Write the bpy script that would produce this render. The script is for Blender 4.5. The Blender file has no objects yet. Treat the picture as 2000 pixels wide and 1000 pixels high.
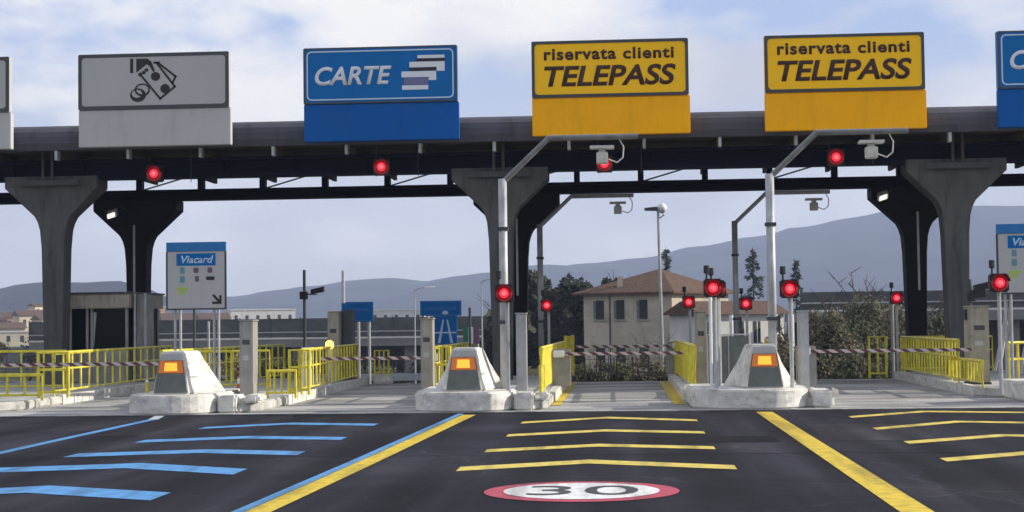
import bpy, bmesh, math, random
from mathutils import Vector, Matrix, noise
random.seed(7)
S = bpy.context.scene
C = S.collection
R = math.radians

# ------------------------------------------------------------------ camera
cam_d = bpy.data.cameras.new("camera")
cam = bpy.data.objects.new("camera", cam_d); C.objects.link(cam)
cam_d.sensor_width = 36.0
cam_d.lens = 36.0 * 3050 / 2000
cam_d.clip_start = 0.1; cam_d.clip_end = 9000
_d = Vector((212, -125, -3050)).normalized()          # where the lane axis (+Y) lies in the camera's frame
_z = Vector((-.0128, 1, (.0128 * _d.x - _d.y) / _d.z)).normalized()
_x = _d.cross(_z)
cam.matrix_world = Matrix.Translation((0, 0, 1.8)) @ Matrix((_x, _d, _z)).to_4x4()
S.camera = cam
S.render.resolution_x, S.render.resolution_y = 1024, 512

# ------------------------------------------------------------------ sky, sun, exposure
SUN_EL, SUN_AZ = R(24), R(9)                           # azimuth from +X towards +Y (behind the canopy)
w = bpy.data.worlds.new("World"); S.world = w; w.use_nodes = True
nt = w.node_tree; nt.nodes.clear()
def N(nt, t, **k):
    n = nt.nodes.new(t)
    for a, b in k.items(): setattr(n, a, b)
    return n
def L(nt, a, b): nt.links.new(a, b)
def ramp(nt, stops):
    n = N(nt, 'ShaderNodeValToRGB'); e = n.color_ramp.elements
    while len(e) < len(stops): e.new(0.5)
    for i, (p, c) in enumerate(stops):
        e[i].position = p; e[i].color = (c, c, c, 1) if isinstance(c, (int, float)) else (*c, 1)
    return n
out = N(nt, 'ShaderNodeOutputWorld'); bg = N(nt, 'ShaderNodeBackground'); bg.inputs[1].default_value = .1
sky = N(nt, 'ShaderNodeTexSky', sky_type='NISHITA', sun_disc=False, sun_elevation=SUN_EL, sun_rotation=R(90) - SUN_AZ)
tc = N(nt, 'ShaderNodeTexCoord')
mp = N(nt, 'ShaderNodeMapping'); mp.inputs['Scale'].default_value = (7.0, 7.0, 15.0); mp.inputs['Location'].default_value = (3.35, 0.4, 1.2)
L(nt, tc.outputs['Generated'], mp.inputs[0])
n1 = N(nt, 'ShaderNodeTexNoise'); n1.inputs['Scale'].default_value = 1.0; n1.inputs['Detail'].default_value = 9; n1.inputs['Roughness'].default_value = .52
L(nt, mp.outputs[0], n1.inputs['Vector'])
n2 = N(nt, 'ShaderNodeTexNoise'); n2.inputs['Scale'].default_value = .62; n2.inputs['Detail'].default_value = 5; n2.inputs['Roughness'].default_value = .45
L(nt, mp.outputs[0], n2.inputs['Vector'])
CB = 8.6
cc = ramp(nt, [(.38, (.62, .64, .71)), (.50, (.82, .83, .87)), (.60, (1.04, 1.01, .97))])
L(nt, n2.outputs[0], cc.inputs[0])
cm = N(nt, 'ShaderNodeVectorMath', operation='SCALE'); cm.inputs['Scale'].default_value = CB
L(nt, cc.outputs[0], cm.inputs[0])
veil = N(nt, 'ShaderNodeMix', data_type='RGBA')         # thin high veil over the clear sky
veil.inputs[0].default_value = .85; veil.inputs[7].default_value = (1, 1, 1, 1)
sz = N(nt, 'ShaderNodeSeparateXYZ'); L(nt, tc.outputs['Generated'], sz.inputs[0])
vr = ramp(nt, [(.03, (.76, .77, .80)), (.10, (.68, .72, .81)), (.18, (.44, .57, .87))]); L(nt, sz.outputs[2], vr.inputs[0])
vs = N(nt, 'ShaderNodeVectorMath', operation='SCALE'); vs.inputs['Scale'].default_value = CB; L(nt, vr.outputs[0], vs.inputs[0]); L(nt, vs.outputs[0], veil.inputs[7])
L(nt, sky.outputs[0], veil.inputs[6])
cf = ramp(nt, [(.42, 0.0), (.51, 0.70), (.58, 1.0)])
L(nt, n1.outputs[0], cf.inputs[0])
mx = N(nt, 'ShaderNodeMix', data_type='RGBA')
L(nt, cf.outputs[0], mx.inputs[0]); L(nt, veil.outputs[2], mx.inputs[6]); L(nt, cm.outputs[0], mx.inputs[7])
L(nt, mx.outputs[2], bg.inputs[0]); L(nt, bg.outputs[0], out.inputs[0])

sun_d = bpy.data.lights.new("sun", 'SUN'); sun_d.energy = 5.0; sun_d.angle = R(.5); sun_d.color = (1, .93, .80)
sun = bpy.data.objects.new("sun", sun_d); C.objects.link(sun)
_s = Vector((math.cos(SUN_EL) * math.cos(SUN_AZ), math.cos(SUN_EL) * math.sin(SUN_AZ), math.sin(SUN_EL)))
sun.rotation_euler = (-_s).to_track_quat('-Z', 'Y').to_euler(); sun.location = (30, 5, 30)
S.view_settings.view_transform = 'Standard'; S.view_settings.look = 'None'; S.view_settings.gamma = 1
S.view_settings.exposure = .3
S.cycles.max_bounces = 6; S.cycles.volume_bounces = 0

# ------------------------------------------------------------------ materials
def mat(name, col, rough=.7, metal=0, var=.25, scale=3.0, bump=0, bscale=40, stretch=None, spec=.4, dark=None, grime=0, gstretch=(1, 1, 1), gscale=2.5):
    m = bpy.data.materials.new(name); m.use_nodes = True
    t = m.node_tree; b = t.nodes['Principled BSDF']
    b.inputs['Roughness'].default_value = rough; b.inputs['Metallic'].default_value = metal
    b.inputs['Specular IOR Level'].default_value = spec
    if var or bump:
        co = N(t, 'ShaderNodeTexCoord'); v = co.outputs['Object']
        if stretch:
            mpn = N(t, 'ShaderNodeMapping'); mpn.inputs['Scale'].default_value = stretch; L(t, v, mpn.inputs[0]); v = mpn.outputs[0]
    if var:
        n = N(t, 'ShaderNodeTexNoise'); n.inputs['Scale'].default_value = scale; n.inputs['Detail'].default_value = 8; n.inputs['Roughness'].default_value = .62
        L(t, v, n.inputs['Vector'])
        d = dark or tuple(c * (1 - var) for c in col); u = tuple(min(1, c * (1 + var * .6)) for c in col)
        r = ramp(t, [(.32, d), (.68, u)]); L(t, n.outputs[0], r.inputs[0]); L(t, r.outputs[0], b.inputs['Base Color'])
    else:
        b.inputs['Base Color'].default_value = (*col, 1)
    if grime:
        cg = N(t, 'ShaderNodeTexCoord'); mg = N(t, 'ShaderNodeMapping'); mg.inputs['Scale'].default_value = gstretch; L(t, cg.outputs['Object'], mg.inputs[0])
        gn = N(t, 'ShaderNodeTexNoise'); gn.inputs['Scale'].default_value = gscale; gn.inputs['Detail'].default_value = 10; gn.inputs['Roughness'].default_value = .68; L(t, mg.outputs[0], gn.inputs['Vector'])
        gr = ramp(t, [(.50, 1.0), (.66, 1 - grime)]); L(t, gn.outputs[0], gr.inputs[0])
        gx = N(t, 'ShaderNodeMix', data_type='RGBA', blend_type='MULTIPLY'); gx.inputs[0].default_value = 1
        L(t, b.inputs['Base Color'].links[0].from_socket, gx.inputs[6]); L(t, gr.outputs[0], gx.inputs[7]); L(t, gx.outputs[2], b.inputs['Base Color'])
    if bump:
        n = N(t, 'ShaderNodeTexNoise'); n.inputs['Scale'].default_value = bscale; n.inputs['Detail'].default_value = 4
        L(t, v, n.inputs['Vector'])
        bn = N(t, 'ShaderNodeBump'); bn.inputs['Strength'].default_value = bump; bn.inputs['Distance'].default_value = .02
        L(t, n.outputs[0], bn.inputs['Height']); L(t, bn.outputs[0], b.inputs['Normal'])
    return m
def glow(name, col, strength, base=None):
    m = bpy.data.materials.new(name); m.use_nodes = True; b = m.node_tree.nodes['Principled BSDF']
    b.inputs['Base Color'].default_value = (*(base or col), 1); b.inputs['Emission Color'].default_value = (*col, 1)
    b.inputs['Emission Strength'].default_value = strength; b.inputs['Roughness'].default_value = .3
    return m
M = dict(
    concrete=mat('pale concrete', (.50, .49, .46), .9, var=.3, scale=2.2, bump=.25, grime=.5),
    block=mat('white painted concrete', (.70, .68, .63), .8, var=.28, scale=2.5, bump=.15, grime=.45, gstretch=(1, 1, 2)),
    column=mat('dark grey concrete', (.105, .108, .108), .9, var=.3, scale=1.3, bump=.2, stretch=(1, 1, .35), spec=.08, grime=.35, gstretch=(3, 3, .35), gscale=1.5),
    rearcol_shade=mat('shade darkened rear column', (.014, .0145, .016), .7, var=.3, scale=1.5, spec=.08),  # shade under the canopy is put into the rear columns' base colour
    beam=mat('navy blue steel', (.005, .008, .022), .6, var=.3, scale=1.2, stretch=(.3, 1, 1), spec=.08),
    fascia=mat('grey sheet fascia', (.088, .09, .108), .7, var=.18, scale=.8, stretch=(.25, 1, 1), spec=.08, grime=.3, gstretch=(2, 1, .4), gscale=1),
    soffit=mat('ochre corrugated soffit', (.10, .085, .05), .8, var=.5, scale=.9, spec=.08),
    pale=mat('pale painted steel', (.62, .60, .55), .6, var=.2),
    galv=mat('galvanised steel', (.42, .43, .44), .5, metal=.25, var=.25, scale=4),
    white=mat('white paint', (.75, .75, .73), .6, var=.15),
    yellow=mat('yellow rail paint', (.70, .60, .05), .5, var=.3, scale=4, grime=.35, gscale=3),
    dark=mat('black plastic', (.014, .014, .016), .5, var=.2),
    darkgrey=mat('dark grey metal', (.06, .062, .066), .6, var=.3),
    grey=mat('grey cabinet steel', (.30, .29, .27), .6, var=.25, scale=2.5, grime=.3, gstretch=(3, 3, .5)),
    beige=mat('beige grey cabinet', (.34, .31, .25), .65, var=.25, scale=2.5, grime=.3, gstretch=(3, 3, .5)),
    screen=mat('grey green tinted panel', (.12, .135, .125), .35, var=.3),
    glass=mat('dark tinted glass', (.003, .009, .009), .15, var=0, spec=.08),
    painted_reflection=mat('painted pale reflection', (.35, .38, .35), .6, var=.2),
    signgrey=mat('sign sheet grey white', (.43, .43, .42), .6, var=.06, scale=.8, spec=.12),
    signgrey2=mat('plain grey white sheet', (.45, .45, .44), .6, var=.06, scale=.8, spec=.12, grime=.10, gstretch=(2, 1, .3), gscale=1.5),
    signblue=mat('sign sheet blue', (.002, .135, .40), .5, var=.10, scale=.8, spec=.12),
    signblue2=mat('plain blue sheet', (.001, .095, .36), .55, var=.10, scale=.8, spec=.12, grime=.10, gstretch=(2, 1, .3), gscale=1.5),
    signyel=mat('sign sheet yellow', (.98, .55, .012), .5, var=.06, scale=.8, spec=.12),
    signyel2=mat('plain amber sheet', (.97, .45, .002), .55, var=.06, scale=.8, spec=.12, grime=.10, gstretch=(2, 1, .3), gscale=1.5),
    ink=mat('black lettering', (.018, .015, .014), .6, var=0),
    brownink=mat('dark brown lettering', (.05, .017, .008), .6, var=0),
    border=mat('grey sign border', (.05, .055, .06), .5, var=0),
    lightblue=mat('pale blue lettering', (.50, .62, .75), .5, var=0),
    cardwhite=mat('card white', (.68, .70, .74), .5, var=0),
    cardmauve=mat('card mauve', (.14, .14, .28), .5, var=0),
    boardblue=mat('board header blue', (.012, .16, .42), .5, var=.08),
    lime=mat('lime patch', (.38, .50, .10), .6, var=0),
    teal=mat('teal patch', (.12, .26, .30), .6, var=0),
    mauve=mat('mauve patch', (.16, .08, .13), .6, var=0),
    amberdark=mat('amber lens housing', (.20, .075, .012), .35, var=.2),
    red_l=glow('red lamp lens', (1, .03, .06), .85, (.5, .02, .03)),
    red_r=glow('red lamp ring', (.42, .003, .010), .30, (.15, .01, .012)),
    red_c=glow('red lamp core', (1, .14, .17), 1.0, (.5, .02, .03)),
    armgrey=mat('weathered grey steel', (.20, .20, .195), .6, metal=.1, var=.3, scale=4),
    amber_l=glow('amber lamp lens', (1, .34, .025), 1.15),
    amber_r=glow('amber lens', (.62, .16, .012), .30, (.4, .12, .02)),
    terracotta=mat('terracotta roof tiles', (.105, .058, .036), .9, var=.5, scale=2, stretch=(2, 2, 2)),
    stucco=mat('cream stucco', (.50, .44, .33), .9, var=.2, scale=.6, grime=.25, gscale=.8),
    whitewall=mat('white render', (.60, .585, .55), .9, var=.2, scale=.6),
    orangewall=mat('orange plaster', (.55, .30, .16), .9, var=.2, scale=.3),
    creamwall=mat('pale yellow plaster', (.66, .56, .40), .9, var=.2, scale=.3),
    shutter=mat('dark green shutter', (.02, .026, .022), .7, var=.2),
    barrierwall=mat('dark mesh panel', (.075, .08, .078), .8, var=.4, scale=.5, stretch=(1, 1, 2)),
    viaduct=mat('viaduct concrete', (.20, .20, .19), .9, var=.3, scale=.2, stretch=(1, 1, 4)),
    bark=mat('bark', (.07, .055, .042), .9, var=.4),
    leafdark=mat('dark evergreen leaves', (.014, .024, .010), .8, var=.65, scale=.55),
    leafconifer=mat('conifer needles', (.022, .038, .022), .8, var=.5, scale=.8),
    leafbrown=mat('brown winter leaves', (.105, .092, .052), .85, var=.55, scale=.5),
    leafolive=mat('olive leaves', (.075, .080, .036), .85, var=.6, scale=.5),
    leafgold=mat('yellowish leaves', (.20, .17, .05), .85, var=.5, scale=.4),
    coneorange=mat('cone orange', (.62, .10, .03), .6, var=.15),
    hill=mat('wooded hillside', (.030, .038, .040), 1, var=.75, scale=.010, spec=0),
)
def stripe_mat():
    m = bpy.data.materials.new('red white stripes'); m.use_nodes = True; t = m.node_tree; b = t.nodes['Principled BSDF']
    co = N(t, 'ShaderNodeTexCoord'); sx = N(t, 'ShaderNodeSeparateXYZ'); L(t, co.outputs['Object'], sx.inputs[0])
    a = N(t, 'ShaderNodeMath', operation='MULTIPLY_ADD'); a.inputs[1].default_value = 1.6; L(t, sx.outputs[2], a.inputs[0]); L(t, sx.outputs[0], a.inputs[2])
    f = N(t, 'ShaderNodeMath', operation='MULTIPLY'); f.inputs[1].default_value = 3.4; L(t, a.outputs[0], f.inputs[0])
    g = N(t, 'ShaderNodeMath', operation='FRACT'); L(t, f.outputs[0], g.inputs[0])
    h = N(t, 'ShaderNodeMath', operation='GREATER_THAN'); h.inputs[1].default_value = .5; L(t, g.outputs[0], h.inputs[0])
    x = N(t, 'ShaderNodeMix', data_type='RGBA'); x.inputs[6].default_value = (.50, .46, .45, 1); x.inputs[7].default_value = (.12, .03, .032, 1)
    L(t, h.outputs[0], x.inputs[0]); L(t, x.outputs[2], b.inputs['Base Color']); b.inputs['Roughness'].default_value = .5
    return m
M['stripes'] = stripe_mat()
def paint_mat(name, col, wear=.35, scale=5):
    m = bpy.data.materials.new(name); m.use_nodes = True; t = m.node_tree; b = t.nodes['Principled BSDF']; b.inputs['Roughness'].default_value = .7
    co = N(t, 'ShaderNodeTexCoord')
    n = N(t, 'ShaderNodeTexNoise'); n.inputs['Scale'].default_value = scale; n.inputs['Detail'].default_value = 10; n.inputs['Roughness'].default_value = .7
    L(t, co.outputs['Object'], n.inputs['Vector'])
    r = ramp(t, [(.30, tuple(c * .32 + .014 for c in col)), (.37, tuple(c * (1 - wear) + .01 for c in col)), (.56, col)]); L(t, n.outputs[0], r.inputs[0])
    m2 = N(t, 'ShaderNodeMapping'); m2.inputs['Scale'].default_value = (3.2, .25, 1); L(t, co.outputs['Object'], m2.inputs[0])
    n2_ = N(t, 'ShaderNodeTexNoise'); n2_.inputs['Scale'].default_value = 1; n2_.inputs['Detail'].default_value = 6; L(t, m2.outputs[0], n2_.inputs['Vector'])
    r2 = ramp(t, [(.34, .58), (.52, 1.0)]); L(t, n2_.outputs[0], r2.inputs[0])
    x2 = N(t, 'ShaderNodeMix', data_type='RGBA', blend_type='MULTIPLY'); x2.inputs[0].default_value = 1; L(t, r.outputs[0], x2.inputs[6]); L(t, r2.outputs[0], x2.inputs[7]); L(t, x2.outputs[2], b.inputs['Base Color'])
    return m
M['pblue'] = paint_mat('blue road paint', (.085, .30, .62)); M['pyel'] = paint_mat('yellow road paint', (.72, .56, .10))
M['pyel2'] = paint_mat('strong yellow road paint', (.70, .50, .025)); M['pwhite'] = paint_mat('white road paint', (.78, .77, .76), .2)
M['pred'] = paint_mat('red road paint', (.48, .06, .10), .3); M['pblack'] = paint_mat('black road paint', (.05, .05, .055), .2); M['ppale'] = paint_mat('pale blue road paint', (.50, .55, .60))
def ground_mat(name, a, b_, c, s1, s2, rough=.85, st=(1, 1, 1), bump=.35, crack=0):
    m = bpy.data.materials.new(name); m.use_nodes = True; t = m.node_tree; b = t.nodes['Principled BSDF']; b.inputs['Roughness'].default_value = rough
    b.inputs['Specular IOR Level'].default_value = .10
    co = N(t, 'ShaderNodeTexCoord'); mpn = N(t, 'ShaderNodeMapping'); mpn.inputs['Scale'].default_value = st; L(t, co.outputs['Object'], mpn.inputs[0])
    n = N(t, 'ShaderNodeTexNoise'); n.inputs['Scale'].default_value = s1; n.inputs['Detail'].default_value = 6; n.inputs['Roughness'].default_value = .6; L(t, mpn.outputs[0], n.inputs['Vector'])
    r = ramp(t, [(.30, a), (.50, b_), (.70, c)]); L(t, n.outputs[0], r.inputs[0])
    k = N(t, 'ShaderNodeTexNoise'); k.inputs['Scale'].default_value = s2; k.inputs['Detail'].default_value = 3; L(t, co.outputs['Object'], k.inputs['Vector'])
    kr = ramp(t, [(.3, .62), (.7, 1.25)]); L(t, k.outputs[0], kr.inputs[0])
    x = N(t, 'ShaderNodeMix', data_type='RGBA', blend_type='MULTIPLY'); x.inputs[0].default_value = 1; L(t, r.outputs[0], x.inputs[6]); L(t, kr.outputs[0], x.inputs[7])
    xo = x.outputs[2]
    if crack:                                           # long tyre-polished bands and paler patches along the lanes
        m3 = N(t, 'ShaderNodeMapping'); m3.inputs['Scale'].default_value = (1.1, .07, 1); L(t, co.outputs['Object'], m3.inputs[0])
        k3 = N(t, 'ShaderNodeTexNoise'); k3.inputs['Scale'].default_value = 1.0; k3.inputs['Detail'].default_value = 5; L(t, m3.outputs[0], k3.inputs['Vector'])
        r3 = ramp(t, [(.36, .60), (.50, 1.0), (.64, 1.7)]); L(t, k3.outputs[0], r3.inputs[0])
        x3 = N(t, 'ShaderNodeMix', data_type='RGBA', blend_type='MULTIPLY'); x3.inputs[0].default_value = 1; L(t, xo, x3.inputs[6]); L(t, r3.outputs[0], x3.inputs[7]); xo = x3.outputs[2]
        v4 = N(t, 'ShaderNodeTexVoronoi', feature='DISTANCE_TO_EDGE'); v4.inputs['Scale'].default_value = .22
        w4 = N(t, 'ShaderNodeVectorMath', operation='ADD'); L(t, co.outputs['Object'], w4.inputs[0])
        n4 = N(t, 'ShaderNodeTexNoise'); n4.inputs['Scale'].default_value = .8; n4.inputs['Detail'].default_value = 6; L(t, co.outputs['Object'], n4.inputs['Vector']); L(t, n4.outputs['Color'], w4.inputs[1]); L(t, w4.outputs[0], v4.inputs['Vector'])
        r4 = ramp(t, [(.0, 2.6), (.008, 1.0), (1, 1.0)]); L(t, v4.outputs['Distance'], r4.inputs[0])
        x4 = N(t, 'ShaderNodeMix', data_type='RGBA', blend_type='MULTIPLY'); x4.inputs[0].default_value = crack; L(t, xo, x4.inputs[6]); L(t, r4.outputs[0], x4.inputs[7]); xo = x4.outputs[2]
    L(t, xo, b.inputs['Base Color'])
    bn = N(t, 'ShaderNodeBump'); bn.inputs['Strength'].default_value = bump; bn.inputs['Distance'].default_value = .01
    L(t, k.outputs[0], bn.inputs['Height']); L(t, bn.outputs[0], b.inputs['Normal'])
    return m
M['asphalt'] = ground_mat('dark asphalt', (.014, .0135, .019), (.021, .020, .0275), (.032, .030, .037), .35, 55, st=(.5, 1, 1), crack=.4)
M['apron'] = ground_mat('worn concrete apron', (.17, .165, .16), (.37, .36, .345), (.62, .60, .56), .7, 30, st=(.35, 1.4, 1))
M['earth'] = ground_mat('winter grass', (.035, .042, .018), (.06, .062, .026), (.095, .085, .04), .12, 3, rough=1)

# ------------------------------------------------------------------ mesh helpers
class MB:
    def __init__(s): s.v = []; s.f = []
    def add(s, vs, fs):
        k = len(s.v); s.v += [tuple(v) for v in vs]; s.f += [tuple(i + k for i in f) for f in fs]; return s
    def box(s, x0, x1, y0, y1, z0, z1):
        return s.add([(x0, y0, z0), (x1, y0, z0), (x1, y1, z0), (x0, y1, z0), (x0, y0, z1), (x1, y0, z1), (x1, y1, z1), (x0, y1, z1)],
                     [(0, 3, 2, 1), (4, 5, 6, 7), (0, 1, 5, 4), (1, 2, 6, 5), (2, 3, 7, 6), (3, 0, 4, 7)])
    def loft(s, rings, caps=True):
        n = len(rings[0]); vs = [p for r in rings for p in r]; fs = []
        for i in range(len(rings) - 1):
            for j in range(n): fs.append((i * n + j, i * n + (j + 1) % n, (i + 1) * n + (j + 1) % n, (i + 1) * n + j))
        if caps: fs += [tuple(range(n))[::-1], tuple(range((len(rings) - 1) * n, len(rings) * n))]
        return s.add(vs, fs)
    def tube(s, pts, r, n=8, sq=False):
        pts = [Vector(p) for p in pts]; rs = r if isinstance(r, (list, tuple)) else [r] * len(pts); rings = []
        for i, p in enumerate(pts):
            a = (pts[min(i + 1, len(pts) - 1)] - pts[max(i - 1, 0)]).normalized()
            u = Vector((0, 1, 0)) if abs(a.y) < .9 else Vector((0, 0, 1))
            e = a.cross(u).normalized(); g = e.cross(a).normalized(); off = math.pi / 4 if sq else 0; k = 4 if sq else n
            rr = rs[i] * (1.414 if sq else 1)
            if 0 < i < len(pts) - 1:
                b1 = (pts[i] - pts[i - 1]).normalized(); rr = rr / max(.7, math.cos(b1.angle(a)))
            rings.append([p + (e * math.cos(off + 2 * math.pi * j / k) + g * math.sin(off + 2 * math.pi * j / k)) * rr for j in range(k)])
        return s.loft(rings)
    def prism(s, poly, y0, y1):                       # polygon in XZ, thickness along Y
        n = len(poly)
        return s.add([(x, y0, z) for x, z in poly] + [(x, y1, z) for x, z in poly],
                     [tuple(range(n)), tuple(range(2 * n - 1, n - 1, -1))] + [(i + n, (i + 1) % n + n, (i + 1) % n, i) for i in range(n)])
    def slab(s, poly, z0, z1):                        # polygon in XY, thickness along Z
        n = len(poly)
        return s.add([(x, y, z0) for x, y in poly] + [(x, y, z1) for x, y in poly],
                     [tuple(range(n))[::-1], tuple(range(n, 2 * n))] + [(i, (i + 1) % n, (i + 1) % n + n, i + n) for i in range(n)])
    def ring(s, o, i, y0, y1):                        # frame between two loops in XZ
        n = len(o); a = [(x, y0, z) for x, z in o]; b = [(x, y0, z) for x, z in i]; c = [(x, y1, z) for x, z in o]; d = [(x, y1, z) for x, z in i]
        fs = []
        for k in range(n):
            q = (k + 1) % n
            fs += [(k, q, n + q, n + k), (2 * n + k, 3 * n + k, 3 * n + q, 2 * n + q), (k, 2 * n + k, 2 * n + q, q), (n + k, n + q, 3 * n + q, 3 * n + k)]
        return s.add(a + b + c + d, fs)
    def build(s, name, m, parent=None, bevel=0, smooth=False):
        me = bpy.data.meshes.new(name); me.from_pydata(s.v, [], s.f)
        bm = bmesh.new(); bm.from_mesh(me); bmesh.ops.recalc_face_normals(bm, faces=bm.faces)
        if bevel: bmesh.ops.bevel(bm, geom=[e for e in bm.edges if e.is_manifold and e.calc_face_angle(0) > .5], offset=bevel, segments=2, affect='EDGES', clamp_overlap=True)
        bm.to_mesh(me); bm.free()
        if smooth: me.shade_smooth()
        o = bpy.data.objects.new(name, me); C.objects.link(o); me.materials.append(M[m] if isinstance(m, str) else m)
        if parent: o.parent = parent
        return o
def rrect(x0, x1, z0, z1, r, n=5):
    p = []
    for cx, cz, a in ((x1 - r, z0 + r, -90), (x1 - r, z1 - r, 0), (x0 + r, z1 - r, 90), (x0 + r, z0 + r, 180)):
        for k in range(n + 1): t = R(a + 90 * k / n); p.append((cx + r * math.cos(t), cz + r * math.sin(t)))
    return p
def ell(cx, cz, rx, rz, n=24): return [(cx + rx * math.cos(2 * math.pi * k / n), cz + rz * math.sin(2 * math.pi * k / n)) for k in range(n)]
def thing(name, label, cat, loc=(0, 0, 0), group=None):
    o = bpy.data.objects.new(name, None); C.objects.link(o); o.location = loc; o['label'] = label; o['category'] = cat
    if group: o['group'] = group
    return o
def copy_tree(o, parent=None):
    c = o.copy(); C.objects.link(c)
    if parent: c.parent = parent
    for ch in list(o.children): copy_tree(ch, c)
    return c
def dup(o, loc, label):
    c = copy_tree(o); c.location = loc; c['label'] = label; return c
def structure(o): o['kind'] = 'structure'; return o
def text(name, body, m, parent, cx, cz, wd, ht, y, shear=0, bold=.0, depth=.004, flat=False, space=1.0):
    cu = bpy.data.curves.new(name, 'FONT'); cu.body = body; cu.shear = shear; cu.offset = bold; cu.align_x = 'CENTER'; cu.space_character = space; cu.resolution_u = 5
    t = bpy.data.objects.new(name, cu); C.objects.link(t)
    me = bpy.data.meshes.new_from_object(t.evaluated_get(bpy.context.evaluated_depsgraph_get()))
    bpy.data.objects.remove(t)
    xs = [v.co.x for v in me.vertices]; ys = [v.co.y for v in me.vertices]
    sx = wd / (max(xs) - min(xs)); sy = ht / (max(ys) - min(ys)); mx_, my_ = (max(xs) + min(xs)) / 2, (max(ys) + min(ys)) / 2
    bm = bmesh.new(); bm.from_mesh(me)
    for v in bm.verts:
        a, b = (v.co.x - mx_) * sx, (v.co.y - my_) * sy
        v.co = (cx + a, cz + b, y) if flat else (cx + a, y, cz + b)
    if not flat:
        ret = bmesh.ops.extrude_face_region(bm, geom=list(bm.faces))
        for v in ret['geom']:
            if isinstance(v, bmesh.types.BMVert): v.co.y += depth
        bmesh.ops.recalc_face_normals(bm, faces=bm.faces)
    bm.to_mesh(me); bm.free()
    o = bpy.data.objects.new(name, me); C.objects.link(o); me.materials.clear(); me.materials.append(M[m]); o.parent = parent
    return o

# ------------------------------------------------------------------ ground, road, apron
def gz(y): return 0 if y <= 46 else (-3 * (y - 46) / 30 if y < 76 else -3)
def sheet(name, xs, ys, dz, m):
    b = MB()
    for i in range(len(ys) - 1):
        for j in range(len(xs) - 1):
            b.add([(xs[j], ys[i], gz(ys[i]) + dz), (xs[j + 1], ys[i], gz(ys[i]) + dz), (xs[j + 1], ys[i + 1], gz(ys[i + 1]) + dz), (xs[j], ys[i + 1], gz(ys[i + 1]) + dz)], [(0, 1, 2, 3)])
    return structure(b.build(name, m))
sheet('ground', [-1700, -80, 80, 1700], [-25, 46, 76, 200, 1200, 3300], -.02, 'earth')
road = sheet('road', [-70, 70], [-20, 31.1], .0, 'asphalt')
apron = sheet('pavement', [-70, 70], [31.1, 46], .004, 'apron')
sheet('slip_road', [-60, 40], [46, 76, 130], .0, 'asphalt')
lip = structure(MB().box(-70, 70, 31.0, 31.25, .0, .012).build('pavement_edge', 'concrete'))

Z1 = .006
def strip(name, pts, wid, m):                          # painted strip along a polyline, width measured along Y
    b = MB()
    for i in range(len(pts) - 1):
        (x0, y0), (x1, y1) = pts[i], pts[i + 1]
        b.add([(x0, y0 - wid / 2, Z1), (x1, y1 - wid / 2, Z1), (x1, y1 + wid / 2, Z1), (x0, y0 + wid / 2, Z1)], [(0, 1, 2, 3)])
    return b.build(name, m, road)
def longstrip(name, pts, wid, m, z=Z1):
    b = MB()
    for i in range(len(pts) - 1):
        (x0, y0), (x1, y1) = pts[i], pts[i + 1]
        b.add([(x0 - wid / 2, y0, z), (x0 + wid / 2, y0, z), (x1 + wid / 2, y1, z), (x1 - wid / 2, y1, z)], [(0, 1, 2, 3)])
    return b.build(name, m, road)
for p, wd in (([(-7.35, 27.0), (-6.0, 28.0), (-4.34, 27.5)], .55), ([(-7.51, 24.0), (-5.99, 24.7), (-4.34, 24.27)], .60), ([(-7.71, 21.49), (-5.95, 22.05), (-4.46, 21.56)], .64), ([(-8.0, 19.3), (-6.3, 19.85), (-4.67, 18.93)], .72), ([(-8.1, 16.2), (-6.5, 17.05), (-4.86, 16.25)], .74)):
    strip('chevron_marking', p, wd, 'pblue')
for p, wd in (([(-1.78, 27.72), (-.28, 28.95), (1.33, 27.98)], .5), ([(-1.81, 24.65), (-.28, 25.6), (1.30, 24.98)], .5), ([(-1.9, 21.75), (-.34, 22.6), (1.28, 22.0)], .5), ([(-2.01, 19.1), (-.43, 20.0), (1.36, 19.1)], .55)):
    strip('chevron_marking', p, wd, 'pyel')
for p, wd in (([(4.09, 28.52), (5.67, 30.0), (7.5, 29.4)], .45), ([(4.04, 25.49), (5.67, 27.05), (7.4, 26.4)], .45), ([(4.03, 22.66), (5.68, 23.9), (7.4, 23.2)], .45), ([(3.99, 19.9), (5.64, 21.1), (7.4, 20.4)], .45)):
    strip('chevron_marking', p, wd, 'pyel')
longstrip('lane_line', [(-2.95, 30.2), (-3.3, 20), (-3.5, 14.9), (-3.8, 7)], .26, 'pyel2')
longstrip('lane_line', [(-3.15, 30.6), (-3.50, 20), (-3.70, 14.9), (-4.0, 7)], .12, 'pblue')
longstrip('lane_line', [(2.72, 30.3), (2.70, 20), (2.69, 14.68), (2.68, 7)], .31, 'pyel2')
longstrip('lane_line', [(-9.0, 29.6), (-8.94, 22.0), (-8.9, 7)], .18, 'pblue')
longstrip('lane_line', [(-9.2, 30.7), (-9.0, 29.6)], .2, 'ppale')
longstrip('lane_line', [(-4.35, 30.7), (-3.25, 30.55)], .2, 'ppale')
# yellow strips on the concrete beside the middle lane's kerbs
b = MB()
for x in (-1.42, 1.22): b.add([(x - .13, 33.2, .012), (x + .13, 33.2, .012), (x + .13, 45.6, .012), (x - .13, 45.6, .012)], [(0, 1, 2, 3)])
b.build('edge_line', 'pyel2', apron)
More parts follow.
